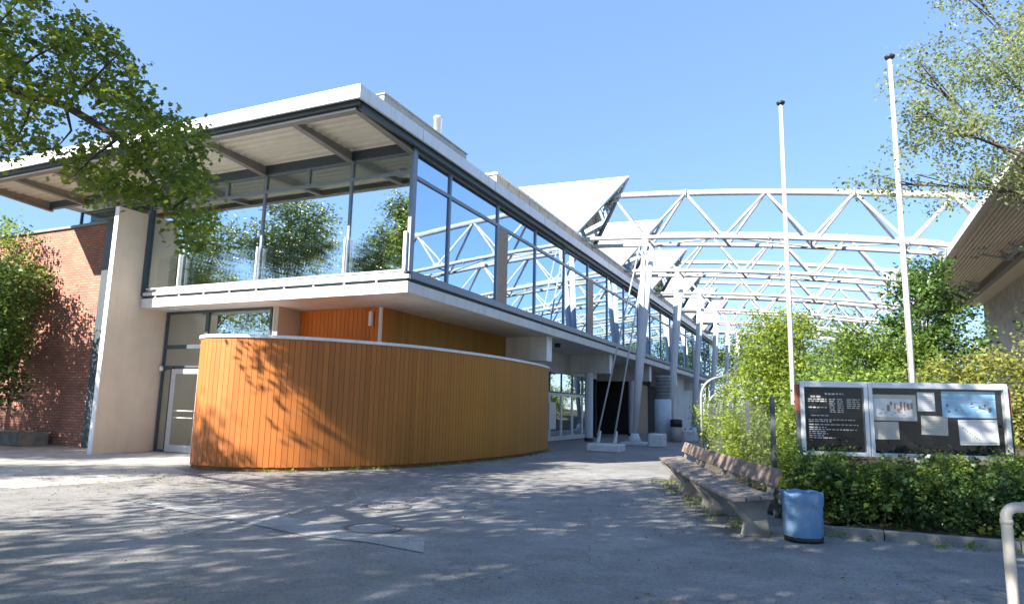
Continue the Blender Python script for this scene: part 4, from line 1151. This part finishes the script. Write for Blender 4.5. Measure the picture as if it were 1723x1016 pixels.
# --- trees behind and left of the camera: they shade the square and show in the front glass
for i, (x, y, s_, lab) in enumerate(((-14.5, -3.5, 1.15, 'broad shade tree behind the square, seen mirrored in the front glass'), (-4.6, -7.0, 1.0, 'shade tree behind the viewer, throwing dapples on the asphalt'), (3.5, -5.5, 0.9, 'shade tree behind and right of the viewer'))):
    bl = [(0, 0, 8.0, 3.4, 3.4, 2.6), (2.4, 0.8, 7.0, 2.6, 2.6, 2.0), (-2.2, -0.8, 7.2, 2.8, 2.6, 2.0), (0.3, 2.4, 6.6, 2.5, 2.5, 1.9), (-0.4, -2.5, 7, 2.6, 2.4, 2.0)]
    bl = [tuple(v * s_ for v in b) for b in bl]
    tree('shade_tree', (x, y, 0), bl, 190, 115, 0.46, 0.2, LF['oak'], 0.3, lab, 'tree', 30 + i, 'shade trees round the square', 0.35, keep=outside)
PARK = [((-25.5, 9.3), [(0, 0, 9.6, 2.3, 2.3, 1.6), (1.3, -0.4, 11.3, 1.8, 1.8, 1.3), (-1.4, 0.6, 10.8, 1.7, 1.7, 1.2), (0.2, 0.4, 12.6, 1.3, 1.3, 0.9), (2.4, -0.6, 10.0, 1.1, 1.1, 0.7)], 330, 'tall open crowned park tree mirrored in the middle front pane'),
        ((-30.0, 13.2), [(0, 0, 9.4, 2.8, 2.6, 2.0), (2.0, -0.8, 10.6, 2.2, 2.2, 1.5), (-1.6, 0.6, 8.0, 2.6, 2.4, 1.8), (1.4, -0.4, 7.6, 2.4, 2.2, 1.7)], 420, 'broad park tree mirrored in the left front panes'),
        ((-24.3, 4.2), [(0, 0, 8.6, 1.6, 1.6, 1.4), (0.7, -0.5, 11.2, 1.7, 1.7, 1.5), (-0.6, 0.3, 9.8, 1.4, 1.4, 1.2), (1.2, -0.8, 13.2, 1.5, 1.5, 1.0)], 300, 'slender park tree mirrored beside the pavilion corner'),
        ((-42.0, 2.0), [(0, 0, 9.6, 3.2, 3.2, 2.2), (2.6, -2.2, 8.4, 2.8, 2.8, 2.2), (-2.4, 2.4, 8.8, 2.8, 2.8, 2.2), (0, 0, 6.0, 3.2, 3.2, 2.4)], 380, 'distant park tree low in the mirrored row, middle'),
        ((-46.0, 9.5), [(0, 0, 10.0, 3.4, 3.2, 2.4), (2.6, -2.0, 9.0, 2.8, 2.8, 2.2), (-2.4, 2.0, 8.6, 2.8, 2.8, 2.2), (0, 0, 6.0, 3.2, 3.2, 2.4)], 380, 'distant park tree low in the mirrored row, left'),
        ((-39.0, -5.0), [(0, 0, 9.6, 3.2, 3.2, 2.2), (2.6, -2.2, 8.4, 2.8, 2.8, 2.2), (-2.4, 2.4, 8.8, 2.8, 2.8, 2.2), (0, 0, 6.0, 3.2, 3.2, 2.4)], 380, 'distant park tree low in the mirrored row, right')]
for i, ((x, y), bl, n_, lab) in enumerate(PARK):
    tree('park_tree', (x, y, 0), bl, n_, 26, 0.30, 0.2, LF['far'], 0.24, lab, 'tree', 40 + i, 'park trees left of the view', 0.35)

# --- right: tree with pale sparse foliage
T2 = (12.2, 12.2, 0)
tree('ash_tree', T2, [(-2.6, 0.2, 8.4, 1.7, 1.6, 0.9), (-1.2, 0.4, 9.6, 1.7, 1.6, 0.9), (-3.7, 0.0, 6.9, 1.1, 1.3, 0.55), (-1.6, 0.3, 7.2, 1.6, 1.5, 0.7), (-4.2, 0.2, 8.2, 0.7, 0.8, 0.35), (-4.9, 0.1, 5.9, 0.9, 0.8, 0.35), (-3.4, 0.0, 5.9, 1.3, 1.0, 0.5), (-0.6, -0.5, 6.0, 1.3, 1.2, 0.6), (0.6, 0.5, 8.8, 1.8, 1.8, 1.4), (-3.0, 0.3, 10.2, 1.0, 1.0, 0.5), (-1.7, 0.2, 4.9, 0.9, 0.8, 0.35), (-4.3, 0.1, 7.3, 0.7, 0.7, 0.3)],
     620, 44, 0.15, 0.075, LF['ash'], 0.10, 'sparse pale leaved tree leaning in at the upper right', 'tree', 51, None, 0.2, up=0.3, twigs=5)

# --- right: shrubs on the bank
def shrub(name, loc, blobs, ncl, per, spread, size, m, label, seed, cat='shrub', group='shrubs on the planted bank', base=0.07, shell=0.45):
    return tree(name, loc, blobs, ncl, per, spread, size, m, base, label, cat, seed, group, shell)
shrub('bank_shrub', (7.6, 19.5, 0), [(0.0, 0, 3.4, 1.1, 1.1, 1.2), (-0.5, -0.3, 2.0, 1.1, 1.0, 1.0), (0.8, 0.2, 2.4, 1.2, 1.1, 1.1), (0.1, -0.3, 1.0, 1.3, 1.0, 0.9), (0.7, 0.2, 3.9, 0.8, 0.8, 0.7)], 560, 36, 0.15, 0.10, LF['bright'], 'light green shrub at the left end of the bank, beside the trusses', 61)
shrub('bank_shrub', (8.2, 16.2, 0), [(0.0, 0, 2.6, 1.1, 1.0, 1.0), (-0.7, -0.1, 1.6, 1.0, 1.0, 1.0), (0.9, 0.2, 2.0, 1.0, 1.0, 1.0), (0.3, 0, 3.2, 0.7, 0.7, 0.5), (1.6, 0.4, 2.6, 1.0, 0.9, 0.9)], 360, 34, 0.15, 0.10, LF['mid'], 'fresh green shrub between the two flagpoles', 62)
shrub('bank_tree', (10.6, 17.2, 0), [(0, 0, 4.0, 0.9, 0.9, 0.9), (0.2, 0, 5.1, 0.6, 0.6, 0.6), (-0.6, 0.1, 3.2, 1.0, 0.9, 0.9), (0.8, 0, 3.4, 0.9, 0.9, 0.8), (-0.3, 0, 4.8, 0.5, 0.5, 0.5), (0.9, 0.1, 4.4, 0.6, 0.6, 0.5)], 230, 30, 0.15, 0.12, LF['deep'], 'darker green young tree behind the right flagpole', 63, 'tree', 'young trees on the bank', 0.08)
shrub('bank_shrub', (9.6, 13.3, 0), [(0, 0, 2.1, 1.1, 0.9, 0.8), (1.2, -0.2, 2.4, 1.2, 0.9, 0.9), (-0.9, 0.2, 1.9, 0.8, 0.8, 0.8), (2.4, -0.3, 2.5, 1.1, 0.9, 0.8), (0.6, -0.2, 1.2, 1.3, 0.8, 0.8)], 460, 32, 0.14, 0.09, LF['yellow'], 'yellow green shrub rising above the right half of the notice board', 64)
shrub('bank_shrub', (6.5, 14.2, 0), [(0, 0, 1.5, 0.9, 0.8, 0.9), (0.9, 0.1, 1.7, 0.9, 0.8, 0.8), (-0.6, 0.3, 1.0, 0.7, 0.7, 0.7), (1.7, 0.1, 1.9, 0.8, 0.7, 0.7)], 260, 34, 0.13, 0.085, LF['mid'], 'bushy green shrub behind the left end of the notice board', 65)
shrub('bank_shrub', (4.75, 12.4, 0), [(0, 0, 0.8, 0.5, 0.8, 0.5), (0.1, -1.2, 0.6, 0.45, 0.8, 0.45), (0.1, 1.3, 0.9, 0.5, 0.8, 0.6), (0.3, 2.6, 1.0, 0.6, 0.8, 0.7), (0.9, 0.5, 1.1, 0.5, 0.8, 0.6)], 420, 34, 0.12, 0.07, LF['bright'], 'low leafy growth along the wire fence behind the benches', 66)
shrub('bank_shrub', (6.3, 20.2, 0), [(0, 0, 0.9, 0.6, 0.9, 0.7), (-0.2, -1.6, 0.8, 0.6, 0.9, 0.6), (0.5, 0.6, 1.6, 0.6, 0.8, 0.8), (0.0, 1.5, 1.2, 0.5, 0.8, 0.8)], 200, 28, 0.13, 0.08, LF['bright'], 'low pale shrub at the foot of the bent pipes', 67)
shrub('bank_tree', (13.1, 14.6, 0), [(0, 0, 4.2, 1.0, 0.9, 0.8), (-0.9, 0, 3.6, 0.8, 0.8, 0.7), (0.8, 0.2, 4.9, 0.9, 0.8, 0.7), (0.2, 0, 3.0, 1.2, 0.9, 0.8)], 260, 28, 0.17, 0.12, LF['mid'], 'green young tree under the right eave', 68, 'tree', 'young trees on the bank', 0.08)
# ivy hedge behind the kerb
hb = []; r_ = random.Random(17)
for i in range(26):
    t = i / 25
    p = Vector((4.1, 9.3, 0)).lerp(Vector((9.6, 7.2, 0)), t)
    k = r_.uniform(0.75, 1.2)
    hb.append((p.x - 4.15 + r_.uniform(-.05, .1), p.y - 9.35 + r_.uniform(0.0, .15), 0.40 * k, 0.34, 0.34, 0.42 * k))
    hb.append((p.x - 4.0 + r_.uniform(-.1, .2), p.y - 8.9, 0.56 * k, 0.34, 0.34, 0.38 * k))
hg = empty('ivy_undergrowth', (4.15, 9.35, 0), 0, 'dark loose ivy and undergrowth between the kerb and the notice board', 'undergrowth')
leaves('foliage', sample_blobs(hb, 950, 71, 0.4), 32, 0.075, 0.05, LF['hedge'], hg, LEAF_L, 72, up=0.3)
leaves('bramble_sprays', sample_blobs(hb, 95, 79, 0.85), 16, 0.10, 0.085, LF['mid'], hg, LEAF_L, 80, up=0.5)
shrub('low_shrub', (4.35, 9.75, 0), [(0, 0, 0.55, 0.3, 0.3, 0.45), (0.3, -0.05, 0.75, 0.3, 0.3, 0.3), (-0.1, 0.3, 0.85, 0.3, 0.3, 0.35)], 120, 30, 0.075, 0.05, LF['mid'], 'fresh green low shrub behind the blue bin', 73, 'shrub', 'low shrubs round the notice board', 0.03)
shrub('low_shrub', (5.65, 9.05, 0), [(0, 0, 0.72, 0.28, 0.22, 0.2), (0.15, 0.0, 0.9, 0.16, 0.16, 0.14), (-0.2, 0, 0.6, 0.2, 0.2, 0.2)], 60, 30, 0.07, 0.05, LF['bright'], 'bright green tuft in the dark ivy under the middle of the notice board', 74, 'shrub', 'low shrubs round the notice board', 0.02)
shrub('low_shrub', (6.75, 9.0, 0), [(0, 0, 0.8, 0.4, 0.25, 0.28), (0.4, 0, 0.95, 0.3, 0.25, 0.3), (-0.35, 0, 0.65, 0.25, 0.2, 0.25), (0.55, 0.1, 1.25, 0.22, 0.2, 0.2)], 130, 30, 0.08, 0.055, LF['mid'], 'green shrub growing over the lower right corner of the notice board', 75, 'shrub', 'low shrubs round the notice board', 0.02)
shrub('low_shrub', (8.1, 8.6, 0), [(0, 0, 0.7, 0.4, 0.25, 0.35), (0.5, -0.1, 0.9, 0.35, 0.25, 0.35), (0.2, 0.2, 1.2, 0.3, 0.25, 0.3)], 140, 30, 0.08, 0.055, LF['mid'], 'green shrub behind the tube railing at the right edge', 76, 'shrub', 'low shrubs round the notice board', 0.02)
shrub('low_shrub', (4.95, 9.15, 0), [(0, 0, 0.6, 0.22, 0.2, 0.2), (0.1, 0.0, 0.8, 0.16, 0.16, 0.14)], 46, 30, 0.07, 0.05, LF['mid'], 'small leafy tuft in the ivy under the left end of the notice board', 77, 'shrub', 'low shrubs round the notice board', 0.02)
shrub('low_shrub', (4.45, 11.3, 0), [(0, 0, 0.7, 0.35, 0.7, 0.4), (0.1, -0.6, 0.9, 0.3, 0.5, 0.4), (0.15, 0.7, 0.95, 0.35, 0.6, 0.45), (0.5, 0, 1.3, 0.4, 0.7, 0.5)], 260, 32, 0.1, 0.06, LF['bright'], 'bright yellow green shrub spilling down behind the nearest bench', 78, 'shrub', 'low shrubs round the notice board', 0.03)
# far trees behind the trusses and beyond the path
for i, (u, w_, s_, lab) in enumerate(((62, -4, 1.3, 'far tree closing the view along the facade'), (68, -12, 1.5, 'far tree seen through the trusses, left'), (64, -19, 1.3, 'far tree seen through the trusses, middle'), (60, -26, 1.4, 'far tree seen through the trusses, right'), (75, 4, 1.4, 'far tree behind the end of the pavilion'))):
    p = BW(u, w_)
    bl = [(0, 0, 6.6, 2.6, 2.6, 2.4), (1.8, 0.6, 5.0, 2.4, 2.2, 2.0), (-1.8, -0.6, 5.0, 2.4, 2.2, 2.0), (0.3, 0.3, 3.0, 2.6, 2.2, 2.0)]
    bl = [tuple(v * s_ for v in b) for b in bl]
    tree('far_tree', tuple(p), bl, 360, 22, 0.4, 0.3, LF['far'], 0.25, lab, 'tree', 80 + i, 'far trees behind the trusses', 0.45)
for i, (u, w_, lab) in enumerate(((30, -7.5, 'green shrub beside the second truss column'), (36, -9.5, 'green shrub behind the first bank shrub'), (43, -7.5, 'green shrub far along the path edge'))):
    p = BW(u, w_)
    shrub('path_shrub', tuple(p), [(0, 0, 1.6, 1.6, 1.6, 1.3), (1, 0.6, 2.6, 1.3, 1.3, 1.1), (-0.8, -0.4, 2.4, 1.2, 1.2, 1.1)], 220, 26, 0.2, 0.14, LF['mid'], lab, 90 + i, group='shrubs along the far path')

# ------------------------------------------------------------------ weeds and leaf litter
g_ = np.random.default_rng(5)
wc = []
for a, b in kerb(KERB):
    for _ in range(5):
        q = a.lerp(b, g_.random()); wc.append((q.x - 0.05, q.y - 0.06 - abs(g_.normal(0, .05)), 0.03))
for i in range(70):
    q = BT[int(g_.integers(40, len(BT) - 8))]; v = BW(q.x, q.y); wc.append((v.x + g_.normal(0, .06), v.y - 0.1, 0.02))
for i in range(40):
    wc.append((3.2 + g_.normal(0, .15), g_.uniform(8.8, 15), 0.03))
wd = leaves('weeds', wc, 12, 0.06, 0.05, LF['bright'], None, LEAF_S, 91, up=0.2, flat=0.4)
wd['kind'] = 'stuff'
lc = [(g_.uniform(-9, 4), g_.uniform(4.2, 15), 0.016) for _ in range(420)] + [(g_.normal(-7, 1.5), g_.normal(13, 1.3), 0.016) for _ in range(260)] + [(g_.uniform(2.2, 3.6), g_.uniform(7.5, 15), 0.016) for _ in range(120)]
ll = leaves('leaf_litter', lc, 3, 0.16, 0.04, leafmat('dry_leaf', (0.13, 0.10, 0.05), (0.34, 0.30, 0.14), 0.1), None, LEAF_S, 92, up=2.5, flat=0.0)
ll['kind'] = 'stuff'
